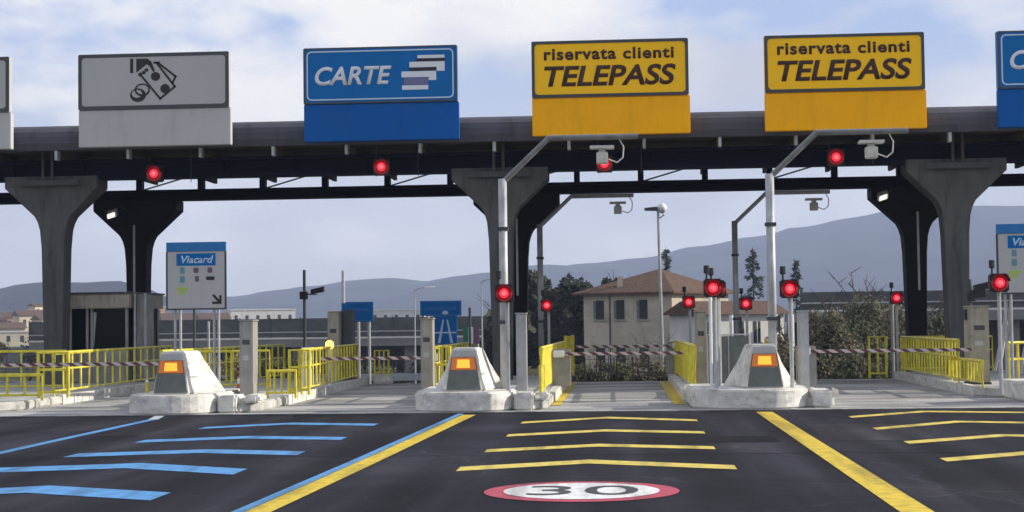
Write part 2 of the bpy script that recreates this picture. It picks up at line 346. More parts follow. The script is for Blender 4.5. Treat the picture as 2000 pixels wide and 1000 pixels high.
# patches and a saw-cut joint in the asphalt
M['patch'] = ground_mat('patched asphalt', (.020, .019, .024), (.030, .028, .034), (.042, .039, .044), .6, 70, crack=.3)
M['patchdark'] = ground_mat('fresh dark patch', (.008, .008, .010), (.012, .0115, .014), (.017, .016, .019), .6, 70)
for nm, q, m_ in (('asphalt_patch', [(2.95, 23.2), (4.6, 23.0), (4.75, 26.6), (3.1, 26.9)], 'patch'), ('asphalt_patch', [(-6.4, 30.0), (-4.4, 30.1), (-4.5, 30.9), (-6.5, 30.85)], 'patchdark'), ('asphalt_patch', [(.2, 22.9), (2.3, 23.0), (2.3, 24.2), (.25, 24.1)], 'patchdark'), ('asphalt_patch', [(-8.6, 25.2), (-7.8, 25.1), (-7.7, 28.4), (-8.5, 28.5)], 'patch')):
    MB().add([(x, y, .003) for x, y in q], [(0, 1, 2, 3)]).build(nm, m_, road)
for y in (20.9, 28.6): MB().add([(-40, y, .003), (40, y + .25, .003), (40, y + .28, .003), (-40, y + .03, .003)], [(0, 1, 2, 3)]).build('asphalt_joint', 'patchdark', road)
# 30 roundel
rx, cx, cy = 1.03, -.44, 16.55; ry = .98
b = MB(); e = ell(cx, cy, rx, ry, 48); b.add([(x, y, Z1) for x, y in e], [tuple(range(48))]); rd = b.build('speed_roundel', 'pred', road)
b = MB(); e = ell(cx, cy, rx * .80, ry * .80, 48); b.add([(x, y, Z1 + .004) for x, y in e], [tuple(range(48))]); b.build('roundel_field', 'pwhite', rd)
text('roundel_number', '30', 'pblack', rd, cx + .02, cy + .02, 1.16, .88, Z1 + .008, flat=True)

# ------------------------------------------------------------------ hills and haze
def hill(name, pts, y0, foot, back, rough, seed):
    b = MB(); cols = []
    xs = []
    for i in range(len(pts) - 1):
        n = max(2, int(abs(pts[i + 1][0] - pts[i][0]) / 18))
        for k in range(n): t = k / n; t2 = t * t * (3 - 2 * t); xs.append((pts[i][0] + (pts[i + 1][0] - pts[i][0]) * t, pts[i][1] + (pts[i + 1][1] - pts[i][1]) * t2))
    xs.append(pts[-1])
    T = [0, .15, .3, .45, .6, .75, .88, 1, 1.25, 1.6]
    for x, z in xs:
        col = []
        for t in T:
            y = y0 - foot * (1 - t) if t <= 1 else y0 + back * (t - 1) / .6
            k = t ** 1.1 if t <= 1 else max(0, 1 - (t - 1) / .6)
            zz = -3.2 + (z + 3.2) * k
            zz += (noise.noise(Vector((x * .006 + seed, y * .006, 0))) * .035 * z + noise.noise(Vector((x * .04, y * .04, seed))) * rough) * min(1, t * 2) * (0.45 if t == 1 else 1)
            col.append((x, y, max(zz, -3.2) if t > 0 else -3.2))
        cols.append(col)
    n = len(T)
    b.v = [p for c in cols for p in c]
    for i in range(len(cols) - 1):
        for j in range(n - 1): b.f.append((i * n + j, (i + 1) * n + j, (i + 1) * n + j + 1, i * n + j + 1))
    return structure(b.build(name, 'hill', smooth=True))
hill('hill', [(-1500, 60), (-1100, 48), (-1010, 55), (-900, 50), (-800, 58), (-700, 46), (-625, 48), (-560, 57), (-500, 63), (-420, 73), (-370, 75), (-310, 68), (-270, 75), (-220, 80), (-130, 92), (0, 84), (140, 40), (240, 5)], 2500, 700, 500, 3, 2)
hill('hill', [(-420, 20), (-160, 86), (-60, 100), (40, 108), (130, 126), (230, 142), (310, 157), (400, 172), (465, 182), (545, 188), (660, 188), (800, 178), (1000, 180), (1300, 150)], 2700, 800, 450, 3.5, 5)
hill('hill', [(-900, 20), (-640, 30), (-560, 34), (-535, 40), (-505, 42), (-470, 41), (-440, 42), (-412, 34), (-380, 16), (-330, 4)], 1350, 260, 250, 2.5, 9)

def haze_box():
    b = MB().box(-1750, 1750, -30, 3320, -5, 235)
    m = bpy.data.materials.new('haze air'); m.use_nodes = True; t = m.node_tree
    t.nodes.remove(t.nodes['Principled BSDF']); pv = N(t, 'ShaderNodeVolumePrincipled')
    pv.inputs['Color'].default_value = (.60, .70, .98, 1); pv.inputs['Density'].default_value = .00032; pv.inputs['Anisotropy'].default_value = 0
    L(t, pv.outputs[0], t.nodes['Material Output'].inputs['Volume'])
    o = b.build('haze', m); o['kind'] = 'stuff'; return o
haze_box()

# ------------------------------------------------------------------ canopy
can = thing('toll_canopy', 'long dark toll plaza canopy with grey rounded fascia above all the lanes', 'canopy', (0, 0, 0))
X0, X1 = -32, 42
b = MB()
prof = [(41.45, 6.62), (41.36, 6.80), (41.36, 6.98), (41.42, 7.12), (41.58, 7.24), (41.85, 7.33), (42.3, 7.38), (51, 7.40), (51, 6.82), (41.7, 6.80), (41.7, 6.62)]
b.loft([[(x, y, z) for y, z in prof] for x in (X0, X1)]); b.build('fascia', 'fascia', can)
MB().box(X0, X1, 41.72, 50.9, 6.70, 6.79).build('soffit', 'soffit', can)
b = MB()
for z0, z1, y0, y1 in ((6.39, 6.49, 42.7, 43.3), (5.93, 6.03, 42.7, 43.3), (6.03, 6.39, 42.96, 43.04)): b.box(X0, X1, y0, y1, z0, z1)
for k in range(38): x = X0 + 1 + 2 * k; b.box(x - .02, x + .02, 42.75, 42.95, 6.04, 6.38)
b.build('front_beam', 'beam', can)
b = MB()
for z0, z1, y0, y1 in ((6.05, 6.13, 48.7, 49.3), (5.79, 5.87, 48.7, 49.3), (5.87, 6.05, 48.95, 49.05)): b.box(X0, X1, y0, y1, z0, z1)
b.build('rear_beam', 'beam', can)
for k in range(24):
    x = -29.3 + 2 * k
    rf = MB().box(x - .05, x + .05, 41.75, 50.8, 6.48, 6.69).build('rafter', 'soffit', can)
    MB().box(x - .04, x + .04, 41.50, 41.74, 6.36, 6.615).build('rafter_end', 'galv', rf)
    MB().box(x - .09, x + .09, 48.85, 49.15, 6.13, 6.50).build('strut', 'beam', can)
    if k % 2: MB().tube([(x + .1, 49, 6.15), (x + 1.3, 49.1, 6.5)], .025, 6).build('brace', 'darkgrey', can)

def oct_(hx, hy, z, c=.09):
    return [(-hx + c * hy, -hy, z), (hx - c * hy, -hy, z), (hx, -hy + c * hy, z), (hx, hy - c * hy, z), (hx - c * hy, hy, z), (-hx + c * hy, hy, z), (-hx, hy - c * hy, z), (-hx, -hy + c * hy, z)]
def make_column(name, m, label, loc, top, hw, cat, group, lean=0, pipes=True):
    t = thing(name, label, cat, loc, group)
    b = MB(); b.loft([oct_(.25, .28, 0), oct_(.28, .29, 1.6), oct_(.33, .31, top - 2.0), oct_(.37, .33, top - 1.50), oct_(.43, .34, top - 1.28), oct_(.52, .36, top - 1.10)]); b.build('shaft', m, t)
    b = MB(); b.loft([oct_(.522, .362, top - 1.102), oct_(hw, .46, top - .32), oct_(hw, .48, top)]); b.build('head', m, t)
    if pipes:
        MB().box(-.85, .85, -.66, -.60, top - .27, top - .12).build('bracket', 'darkgrey', t)
        for px in (-.14, .12): MB().tube([(px, -.68, top - .1), (px, -.68, 6.68)], .045, 8).build('drain_pipe', 'darkgrey', t)
    return t
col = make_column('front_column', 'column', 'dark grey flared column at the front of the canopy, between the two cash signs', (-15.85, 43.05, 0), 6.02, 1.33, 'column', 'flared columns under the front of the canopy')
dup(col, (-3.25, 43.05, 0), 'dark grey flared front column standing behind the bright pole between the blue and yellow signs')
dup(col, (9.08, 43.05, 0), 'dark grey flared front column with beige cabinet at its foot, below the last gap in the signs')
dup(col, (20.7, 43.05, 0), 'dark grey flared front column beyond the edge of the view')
rc = make_column('rear_column', 'rearcol_shade', 'black flared rear column beside the ticket booth', (-15.35, 49, 0), 5.785, 1.34, 'column', 'black flared columns under the rear of the canopy', pipes=False)
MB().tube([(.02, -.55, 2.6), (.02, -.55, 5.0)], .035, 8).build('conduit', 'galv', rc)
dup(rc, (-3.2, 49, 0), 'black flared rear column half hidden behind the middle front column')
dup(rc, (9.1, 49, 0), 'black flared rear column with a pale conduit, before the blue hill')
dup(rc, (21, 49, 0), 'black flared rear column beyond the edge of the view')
for i, (x, z, lab) in enumerate(((-15.93, 5.42, 'white floodlight clamped to the black rear column near the ticket booth'), (8.02, 5.55, 'white floodlight clamped to the black rear column in front of the blue hill'))):
    if i == 0:
        fl = thing('floodlight', lab, 'floodlight', (x, 48.1, z), 'floodlights on the rear columns')
        b = MB(); b.loft([[(.16, -.1, -.02), (.16, -.02, -.18), (.16, .14, -.10), (.16, .06, .12)], [(-.14, -.12, -.10), (-.14, -.04, -.26), (-.14, .16, -.18), (-.14, .08, .04)]]); b.build('housing', 'white', fl, bevel=.02)
        MB().tube([(.10, 0, 0), (.30, .2, .1), (.34, .5, .1)], .03, 6).build('bracket', 'darkgrey', fl)
        MB().add([(.12, -.105, -.03), (.12, -.04, -.155), (-.11, -.06, -.235), (-.11, -.125, -.11), (.12, -.115, -.04), (.12, -.05, -.165), (-.11, -.07, -.245), (-.11, -.135, -.12)], [(0, 1, 2, 3), (7, 6, 5, 4), (0, 4, 5, 1), (1, 5, 6, 2), (2, 6, 7, 3), (3, 7, 4, 0)]).build('lens', glow('floodlight lens', (1, .95, .85), .9), fl)
    else: dup(fl, (x, 48.1, z), lab)

# ------------------------------------------------------------------ lane signs
def sign_base(name, label, cx, zb, m_up, m_low, m_border, inset=.05, bw=.05):
    t = thing(name, label, 'lane sign', (cx, 41, zb), 'lane signs on the canopy edge')
    MB().box(-2.06, 2.09, -.02, .20, 0, .99).build('lower_panel', m_low, t, bevel=.012)
    MB().box(-2.06, 2.06, -.05, .17, 1.0, 2.50).build('upper_panel', m_up, t, bevel=.012)
    MB().ring(rrect(-2.06, 2.06, 1.0, 2.5, .05), rrect(-2.02, 2.02, 1.04, 2.46, .10), -.058, -.0505).build('edge_trim', 'border', t)
    if m_border: MB().ring(rrect(-2.06 + inset, 2.06 - inset, 1 + inset, 2.5 - inset, .13), rrect(-2.06 + inset + bw, 2.06 - inset - bw, 1 + inset + bw, 2.5 - inset - bw, .10), -.066, -.0585).build('border', m_border, t)
    for x in (-1.3, 1.3): MB().box(x - .06, x + .06, .21, .36, .15, 2.2).build('mounting_post', 'darkgrey', t)
    return t
YF = -.058
def cash_sign(cx, label):
    t = sign_base('lane_sign', label, cx, 6.63, 'signgrey', 'signgrey2', None)
    b = MB(); b.ring(rrect(-2.02, 2.02, 1.04, 2.46, .12), rrect(-1.965, 1.965, 1.095, 2.405, .09), -.0595, -.0505); b.build('border', 'border', t)
    def Q(p): return [((240 + x / 8.69 - 302) / 74.4, 2.5 - (100 + y / 8.69 - 103.5) / 74.4) for x, y in p]
    b = MB(); y1 = -.0502
    b.prism(Q([(130, 120), (185, 120), (185, 372), (130, 372)])[::-1], YF, y1)
    b.prism(Q([(240, 125), (440, 125), (505, 180), (560, 310), (560, 370), (525, 345), (470, 250), (420, 225), (240, 365)])[::-1], YF, y1)
    for c, r in (((580, 440), (82, 76)), ((748, 658), (84, 82)), ((310, 400), (36, 34)), ((370, 368), (34, 30)), ((420, 325), (36, 30))):
        (cx_, cz_), = Q([c]); b.prism(ell(cx_, cz_, r[0] / 8.69 / 74.4, r[1] / 8.69 / 74.4), YF - .001, y1)
    def line(p, q, wd):
        (ax, az), (bx, bz) = Q([p]) + Q([q]); d = Vector((bx - ax, bz - az)).normalized() * wd / 8.69 / 74.4 / 2; n_ = Vector((-d.y, d.x))
        b.prism([(ax - d.x + n_.x, az - d.y + n_.y), (bx + d.x + n_.x, bz + d.y + n_.y), (bx + d.x - n_.x, bz + d.y - n_.y), (ax - d.x - n_.x, az - d.y - n_.y)], YF + .001, y1)
    for p, q in (((310, 400), (660, 830)), ((660, 830), (920, 625)), ((920, 625), (600, 205)), ((560, 200), (640, 200)), ((640, 215), (935, 450)), ((935, 450), (880, 560))): line(p, q, 36)
    (ox, oz), = Q([(345, 670)])
    k = 1 / 8.69 / 74.4
    b.ring(ell(ox, oz, 135 * k, 112 * k), ell(ox, oz + 6 * k, 108 * k, 82 * k), YF - .002, y1)
    (ox, oz), (o2, z2) = Q([(268, 760)]) + Q([(250, 735)])
    b.ring(ell(ox, oz, 140 * k, 118 * k), ell(o2, z2, 92 * k, 72 * k), YF, y1)
    b.prism(Q([(215, 700), (470, 720), (455, 780), (380, 840), (280, 860), (260, 780)])[::-1], YF - .0005, y1) if False else None
    b.build('cash_pictogram', 'ink', t)
    return t
cash_sign(-12.42, 'grey white lane sign showing a hand with banknotes and coins')
cash_sign(-18.45, 'grey white lane sign cut by the photo edge, beside the banknote sign')
def carte_sign(cx, label):
    t = sign_base('lane_sign', label, cx, 6.65, 'signblue', 'signblue2', 'lightblue', .09, .035)
    text('lettering', 'CARTE', 'cardwhite', t, -.72, 1.74, 2.06, .50, -.062, shear=.22, bold=.025)
    def Q(x0, x1, y0, y1, m, nm, yy=0):
        X = lambda x: (770 + x / 10 - 742) / 74.4
        Z = lambda y: 2.5 - (95 + y / 10 - 91) / 74.4
        MB().box(X(x0), X(x1), -.060 - yy, -.0502, Z(y1), Z(y0)).build(nm, m, t)
    c = 'cardwhite'
    for q in ((470, 1010, 150, 212, c, 'card', .004), (450, 1015, 218, 272, 'ink', 'card_stripe', .005), (310, 1010, 280, 390, c, 'card', .002), (850, 1010, 391, 470, c, 'card', .002), (300, 845, 398, 460, 'ink', 'card_stripe', .005),
              (150, 840, 468, 585, c, 'card', .003), (690, 840, 586, 650, c, 'card', .003), (200, 680, 592, 735, 'cardmauve', 'card_stripe', .001), (160, 680, 745, 832, c, 'card', .002)): Q(*q)
    return t
carte_sign(-6.28, 'blue CARTE lane sign shown whole, with white payment cards')
carte_sign(11.9, 'blue CARTE lane sign cut by the photo edge so only CA shows')
def telepass_sign(cx, label):
    t = sign_base('lane_sign', label, cx, 6.68, 'signyel', 'signyel2', 'border', .035, .045)
    text('lettering', 'riservata', 'brownink', t, -.78, 2.14, 1.90, .31, -.062, bold=.03, space=1.12)
    text('lettering', 'clienti', 'brownink', t, 1.02, 2.14, 1.33, .31, -.062, bold=.03, space=1.12)
    text('lettering', 'TELEPASS', 'brownink', t, 0, 1.56, 3.46, .55, -.062, shear=.2, bold=.026)
    return t
telepass_sign(-.18, 'yellow TELEPASS lane sign right beside the blue CARTE sign, over the middle lane')
telepass_sign(5.92, 'yellow TELEPASS lane sign beside the cut off blue sign, over the thicket lane')

# ------------------------------------------------------------------ lamps
def red_signal(name, loc, label, group, s=.46, pole=None):
    t = thing(name, label, 'signal light', loc, group)
    MB().box(-s / 2, s / 2, 0, .22, -s / 2, s / 2).build('housing', 'dark', t, bevel=.03)
    b = MB(); b.loft([[(x, y, z) for x, z in ell(0, 0, r, r, 20)] for r, y in ((s * .46, .0), (s * .44, -.02), (s * .30, -.035))], caps=False); b.build('lens_rim', 'red_r', t, smooth=True)
    b = MB(); b.loft([[(x, y, z) for x, z in ell(0, 0, r, r, 20)] for r, y in ((s * .27, -.03), (s * .22, -.05), (s * .1, -.06), (.003, -.062))]); b.build('lens', 'red_l', t, smooth=True)
    b = MB(); b.loft([[(x, y, z) for x, z in ell(0, 0, q, q, 16)] for q, y in ((s * .15, -.060), (s * .10, -.070), (.003, -.074))]); b.build('lamp_core', 'red_c', t, smooth=True)
    b = MB()
    for k in range(9):
        a0, a1 = R(10 + 160 * k / 9), R(10 + 160 * (k + 1) / 9); r = s * .47
        b.add([(r * math.cos(a0), -.001, r * math.sin(a0)), (r * math.cos(a1), -.001, r * math.sin(a1)), (r * math.cos(a1), -.16, r * math.sin(a1)), (r * math.cos(a0), -.16, r * math.sin(a0)),
               (r * 1.04 * math.cos(a0), -.001, r * 1.04 * math.sin(a0)), (r * 1.04 * math.cos(a1), -.001, r * 1.04 * math.sin(a1)), (r * 1.04 * math.cos(a1), -.16, r * 1.04 * math.sin(a1)), (r * 1.04 * math.cos(a0), -.16, r * 1.04 * math.sin(a0))], [(0, 1, 2, 3), (4, 7, 6, 5), (3, 2, 6, 7)])
    b.build('hood', 'dark', t)
    if pole is not None:
        MB().tube([(pole, .26, -loc[2] + gz(loc[1]) + .15), (pole, .26, s * .5)], .04, 8).build('pole', 'galv', t)
        MB().box(pole - .05, pole + .05, .225, .30, -.05, .05).build('clamp', 'darkgrey', t)
        b = MB(); b.tube([(-.12, .12, s / 2), (-.12, .12, s / 2 + .10), (-.12, .12, s / 2 + .12), (-.12, .12, s / 2 + .27)], [.02, .02, .06, .055], 8); b.build('sounder', 'dark', t)
    else:
        for x in (-.16, 1.0): MB().tube([(x, .15, -.25), (x, .15, .72)], .012, 6).build('hanger', 'darkgrey', t)
    return t
gs = red_signal('gantry_signal', (-12.83, 42.35, 6.02), 'red signal lamp hanging under the canopy below the banknote sign', 'red signals hanging under the canopy')
for x, z, lab in ((-6.48, 6.08, 'red signal lamp hanging under the canopy below the blue CARTE sign'), (-.37, 6.05, 'red signal lamp under the canopy, partly covered by the white antenna box'), (5.85, 6.10, 'red signal lamp under the canopy beside the slanted arm of the last gantry pole')): dup(gs, (x, 42.35, z), lab)
G1 = 'red signals on posts beside the lanes'
ls = red_signal('lane_signal', (-2.34, 31.5, 2.37), 'red signal on the bright gantry pole before the middle column', G1, .37, .04)
for loc, lab in (((1.86, 31.5, 2.42), 'large red signal on a white post between the house and the tinted panel'), ((2.06, 33.4, 2.43), 'red signal peeping out behind the large red signal on the white post'),
                 ((3.38, 31.5, 2.38), 'red signal on a post just past the tall gantry pole of the yellow sign lane'), ((7.50, 31.5, 2.44), 'red signal on a thin white post before the cut off notice board'),
                 ((-2.16, 46, 2.26), 'small red signal on a far post before the dark evergreen trees'), ((2.0, 46, 2.30), 'small red signal on a far post before the terracotta roof of the house'),
                 ((3.66, 46, 2.23), 'small red signal on a far post before the low white wing of the house'), ((8.0, 46, 2.34), 'small red signal on a far post beside the brown thicket and black column')):
    dup(ls, loc, lab)

# ------------------------------------------------------------------ antenna gantries
def antenna_gantry(label, loc, lx, dev, m, joint=(3.7, 1.75)):
    t = thing('antenna_gantry', label, 'antenna gantry', loc, 'antenna gantries over the reserved lanes')
    MB().tube([(0, 0, .2), (0, 0, 4.78)], .09, 16).build('pole', m, t, smooth=True)
    MB().tube([(0, 0, 4.70), (.98, 0, 5.62), (lx, 0, 5.62)], .06, 12).build('arm', 'armgrey' if loc[1] < 40 else 'galv', t)
    MB().box(-.16, .16, -.16, .16, .19, .23).build('base_plate', m, t)
    for z in joint: MB().box(-.11, .11, -.11, .11, z, z + .07).build('collar', 'darkgrey', t)
    MB().box(.10, .16, -.05, .05, 1.5, 1.85).build('junction_box', 'darkgrey', t)
    d = MB().box(dev - .13, dev + .11, -.1, .12, 5.06, 5.30).box(dev - .08, dev + .06, -.06, .06, 5.30, 5.44).build('antenna_unit', 'pale', t, bevel=.015)
    MB().box(dev - .26, dev + .24, -.14, .14, 5.37, 5.43).build('antenna_plate', 'pale', d)
    MB().tube([(dev + .12, 0, 5.15), (dev + .3, 0, 5.08), (dev + .42, 0, 5.18), (dev + .44, 0, 5.4), (dev + .36, 0, 5.56)], .014, 6).build('antenna_cable', 'pale', d)
    return t
ag = antenna_gantry('tall bright gantry pole standing before the middle front column', (-2.42, 32.5, 0), 2.85, 2.10, 'galv')
dup(ag, (3.12, 32.5, 0), 'tall bright gantry pole rising beside the crash block below the house')
ag2 = antenna_gantry('dark thin gantry pole rising beyond the middle column, arm against the sky', (-2.44, 48, 0), 2.9, 2.42, 'galv')
dup(ag2, (3.52, 48, 0), 'dark thin gantry pole standing beyond the tall bright pole, over the house roof')

# ------------------------------------------------------------------ islands
def island(label, xl, xr, yf, px, pr, pyf, yb=46.0, nose=True):
    t = thing('traffic_island', label, 'traffic island', (0, 0, 0), 'toll islands between the lanes')
    MB().slab([(xl + (1.7 if nose else .5), yf + (.4 if nose else 0)), (xr - .35, yf), (xr, yf + .5), (xr, yb), (xl, yb), (xl, yf + 3.0)], .0, .20).build('slab', 'concrete', t, bevel=.03)
    n = int((yb - yf - 1.2) / 1.0)
    kb = (MB(), MB())
    for k in range(n):
        y = yf + 3.05 + k * 1.0
        if y + .96 > yb: break
        for q, (x0, x1) in zip(kb, ((xl - .03, xl + .15), (xr - .15, xr + .03))): q.box(x0, x1, y, y + .96, .004, .225)
    for q in kb: q.build('kerb', 'block', t)
    if nose:
        p = [(px + pr * math.sin(a), pyf + pr * .9 - pr * .9 * math.cos(a)) for a in [R(-90 + 180 * k / 16) for k in range(17)]] + [(px + pr, yf + 2.6), (px - pr, yf + 2.6)]
        MB().slab(p, .004, .40).build('nose_plinth', 'block', t, bevel=.035)
        for x0, x1, y0 in ((px + pr + .04, px + pr + .42, yf - .1), (px + pr + .55, px + pr + .98, yf + .05)):
            MB().box(x0, min(x1, xr + .02), y0, y0 + .9, .204 if y0 > yf else .004, .36).build('kerb_block', 'block', t, bevel=.04)
    return t
island('broad toll island with the glazed ticket booth and pedestrian gate railing', -18.2, -13.0, 32.6, 0, 0, 0, nose=False)
island('toll island with notice board and traffic cone behind its white nose', -11.0, -7.45, 31.5, -9.18, .92, 30.85)
island('toll island carrying the bright gantry pole before the middle column', -4.55, -1.5, 31.5, -3.2, 1.0, 30.9)
island('toll island carrying the tinted panel and the tall gantry pole', 1.38, 4.3, 31.6, 2.58, 1.18, 31.0)
island('toll island carrying the beige cabinet and cut off notice board', 7.85, 10.9, 32.6, 9.3, 1.0, 31.9)

def nose_block(label, loc):
    t = thing('crash_block', label, 'crash block', loc, 'white island nose blocks with amber lamps')
    H = .87
    b = MB()      # body: wide at the foot, leaning sides, recessed front
    b.loft([[(-.37, 0, 0), (.37, 0, 0), (.66, 1.5, 0), (-.66, 1.5, 0)], [(-.225, .10, H), (.225, .10, H), (.30, 1.15, H), (-.30, 1.15, H)]])
    b.build('body', 'block', t, bevel=.025)
    def fx(z): return .37 - (.37 - .225) * z / H
    def fy(z): return .10 * z / H
    def panel(nm, z0, z1, m, k=.93, off=.004, par=t):
        v = [(-fx(z0) * k, fy(z0) - off, z0), (fx(z0) * k, fy(z0) - off, z0), (fx(z1) * k, fy(z1) - off, z1), (-fx(z1) * k, fy(z1) - off, z1)]
        v += [(x, y + off + .01, z) for x, y, z in v]
        return MB().add(v, [(0, 1, 2, 3), (7, 6, 5, 4), (0, 4, 5, 1), (1, 5, 6, 2), (2, 6, 7, 3), (3, 7, 4, 0)]).build(nm, m, par)
    panel('top_band', .70, .82, 'signgrey2')
    lp = panel('lamp_panel', .42, .69, 'amberdark', .95, .012)
    panel('amber_lens', .435, .68, 'amber_r', .88, .018, lp)
    panel('amber_lamp', .475, .64, 'amber_l', .46, .026, lp)
    panel('lower_panel', .03, .41, 'screen', .95, .006)
    for s in (-1, 1):
        for z in (.34, .62): MB().tube([(s * (.375 - .166 * z / H + .02), .28, z), (s * (.60 - .39 * z / H), 1.15, z)], .012, 5).build('groove', 'grey', t)
        b = MB(); b.loft([[(s * .50, 1.1, 0), (s * .74, 1.35, 0), (s * .74, 1.55, 0), (s * .50, 1.4, 0)], [(s * .31, 1.1, .70), (s * .33, 1.2, .70), (s * .33, 1.3, .70), (s * .31, 1.3, .70)]]); b.build('buttress', 'block', t)
    return t
nb = nose_block('white crash block with amber lamp on the island in front of the notice board', (-9.16, 31.3, .402))
dup(nb, (-3.18, 31.4, .402), 'white crash block with amber lamp beside the bright gantry pole at the middle column')
dup(nb, (2.86, 31.5, .402), 'white crash block with amber lamp beside the tinted panel below the house')
dup(nb, (9.3, 32.3, .402), 'white crash block only peeping in at the photo edge by the beige cabinet')

# ------------------------------------------------------------------ railings
def railing(label, p0, p1, z0, z1, step, r=.028, mid=False, m='yellow'):
    p0 = Vector((*p0, 0)); p1 = Vector((*p1, 0)); d = p1 - p0; ln = d.length
    t = thing('yellow_railing', label, 'railing', (p0.x, p0.y, z0), 'yellow railings on the islands')
    h = z1 - z0
    b = MB()
    b.tube([(0, 0, 0), (0, 0, h), (d.x, d.y, h), (d.x, d.y, 0)], r, 6)
    b.build('frame', m, t)
    MB().tube([(0, 0, .12), (d.x, d.y, .12)], r * .8, 6).build('bottom_rail', m, t)
    if mid: MB().tube([(0, 0, h * .62), (d.x, d.y, h * .62)], r * .8, 6).build('middle_rail', m, t)
    n = max(2, round(ln / step))
    for k in range(1, n): q = d * (k / n); MB().tube([(q.x, q.y, .10), (q.x, q.y, h - .01)], r * .85, 6).build('bar', m, t)
    return t
rl = railing
rl('low yellow railing at the near end of the ticket booth island', (-14.6, 33.45), (-12.68, 33.55), .2, .76, .42, .035, )
rl('tall yellow gate frame on the ticket booth island', (-13.28, 34.9), (-12.62, 35.0), .2, 1.22, .33, .04, True)
rl('long yellow railing beside the lane along the ticket booth island', (-13.1, 35.4), (-13.3, 45.6), .2, 1.2, .62, .032, True)
rl('yellow railing on the far side of the ticket booth island', (-18, 38.5), (-14.0, 38.7), .2, 1.2, .55, .03, True)
rl('yellow railing behind the crash block with the notice board', (-10.8, 36.2), (-9.9, 45.5), .2, 1.2, .55, .03, True)
rl('yellow railing crossing the notice board island near the grey cabinet', (-10.6, 38.2), (-8.7, 38.3), .2, 1.15, .3, .03)
rl('low yellow railing beside the grey cabinet at the blue chevron lane', (-7.66, 33.5), (-7.05, 33.55), .2, .79, .15, .03)
rl('tall yellow gate frame beside the blue chevron lane', (-7.48, 34.95), (-7.05, 35.0), .2, 1.21, .21, .036, True)
rl('long yellow railing along the blue chevron lane', (-7.30, 35.4), (-7.5, 44.2), .2, 1.2, .5, .03, True)
rl('short yellow railing at the far end of the blue chevron lane', (-7.15, 45.1), (-6.75, 45.15), .25, 1.0, .12, .026)
rl('yellow railing left of the crash block at the middle column', (-4.2, 35.0), (-3.85, 35.0), .2, 1.25, .17, .035, True)
rl('long yellow railing on the island side facing the blue chevron lane', (-4.42, 35.4), (-4.42, 45), .2, 1.2, .8, .03, True)
rl('yellow railing beside the middle lane below the far red signal', (-1.75, 34.2), (-1.62, 45.2), .2, 1.2, .22, .03, True)
rl('low yellow railing beside the gantry pole at the middle lane', (-1.72, 33.4), (-1.68, 34.0), .2, .85, .16, .03)
rl('yellow end post frame beside the middle lane barrier', (-1.58, 44.6), (-1.40, 45.6), .2, 1.35, .3, .035)
rl('yellow railing at the foot of the house along the middle lane', (1.62, 34.6), (1.55, 45.2), .2, 1.2, .22, .03, True)
rl('yellow railing behind the crash block beside the tinted panel', (3.45, 36.0), (4.15, 45.4), .2, 1.2, .3, .03, True)
rl('yellow gate frame beside the brown thicket', (7.12, 45.6), (7.62, 45.7), .05, 1.22, .25, .036, True)
rl('long yellow railing along the lane before the black column', (7.95, 37.6), (8.0, 45.4), .2, 1.22, .4, .032, True)
rl('low yellow railing at the foot of the beige cabinet', (7.98, 35.3), (8.02, 38.8), .2, .78, .32, .032)
rl('yellow railing on the far side of the beige cabinet', (8.62, 35.6), (9.6, 36.2), .2, 1.18, .28, .035, True)
rl('yellow railing across the island behind the black column', (8.1, 45.5), (10.6, 45.6), .2, 1.2, .35, .03, True)

# ------------------------------------------------------------------ cabinets and machines
def cabinet(name, label, cat, x0, x1, y0, y1, z0, z1, m, detail=True, edge=None):
    t = thing(name, label, cat, ((x0 + x1) / 2, y0, z0), 'lane machines on the islands')
    hw, dp, h = (x1 - x0) / 2, y1 - y0, z1 - z0
    MB().box(-hw, hw, 0, dp, 0, h).build('body', m, t, bevel=.015)
    MB().box(-hw - .015, hw + .015, -.015, dp + .015, h + .001, h + .03).build('cap', m, t)
    MB().box(-hw - .02, hw + .02, -.02, dp + .02, 0, .05).build('foot', 'darkgrey', t)
    if detail:
        MB().box(-hw * .55, hw * .55, -.008, .01, h * .70, h * .76).build('slot', 'darkgrey', t)
        MB().box(-hw * .5, hw * .35, -.006, .01, h * .50, h * .56).build('label_plate', 'signgrey', t)
        MB().box(-hw * .75, hw * .75, -.005, .01, h * .12, h * .42).build('service_door', m, t, bevel=.004)
    return t
cabinet('payment_column', 'slim grey payment column on the notice board island', 'payment column', -8.15, -7.86, 33, 33.5, .2, 1.88, 'grey')
cabinet('payment_column', 'slim beige payment column before the blue motorway sign', 'payment column', -4.44, -4.17, 34.5, 34.9, .2, 1.87, 'beige')
cabinet('payment_column', 'slim grey column right beside the bright gantry pole at the middle lane', 'payment column', -2.22, -2.0, 33.1, 33.4, .2, 1.95, 'galv', False)
cabinet('payment_column', 'beige column between the middle lane and the tinted panel', 'payment column', 1.66, 1.90, 35, 35.4, .2, 1.95, 'beige')
cabinet('payment_column', 'slim grey column beside the lane with the brown thicket behind', 'payment column', 3.72, 3.92, 33, 33.4, .2, 1.92, 'galv', False)
cabinet('payment_column', 'wide beige cabinet at the foot of the front column near the photo edge', 'payment column', 8.09, 8.54, 37, 37.6, .2, 2.0, 'beige')
cabinet('equipment_cabinet', 'broad grey brown cabinet behind the amber beacon', 'cabinet', -8.17, -7.85, 43.2, 43.9, .2, 2.12, 'beige')
cabinet('equipment_cabinet', 'narrow grey cabinet leaning close to the broad grey brown one', 'cabinet', -7.80, -7.56, 43.6, 44.2, .2, 2.15, 'darkgrey', False)
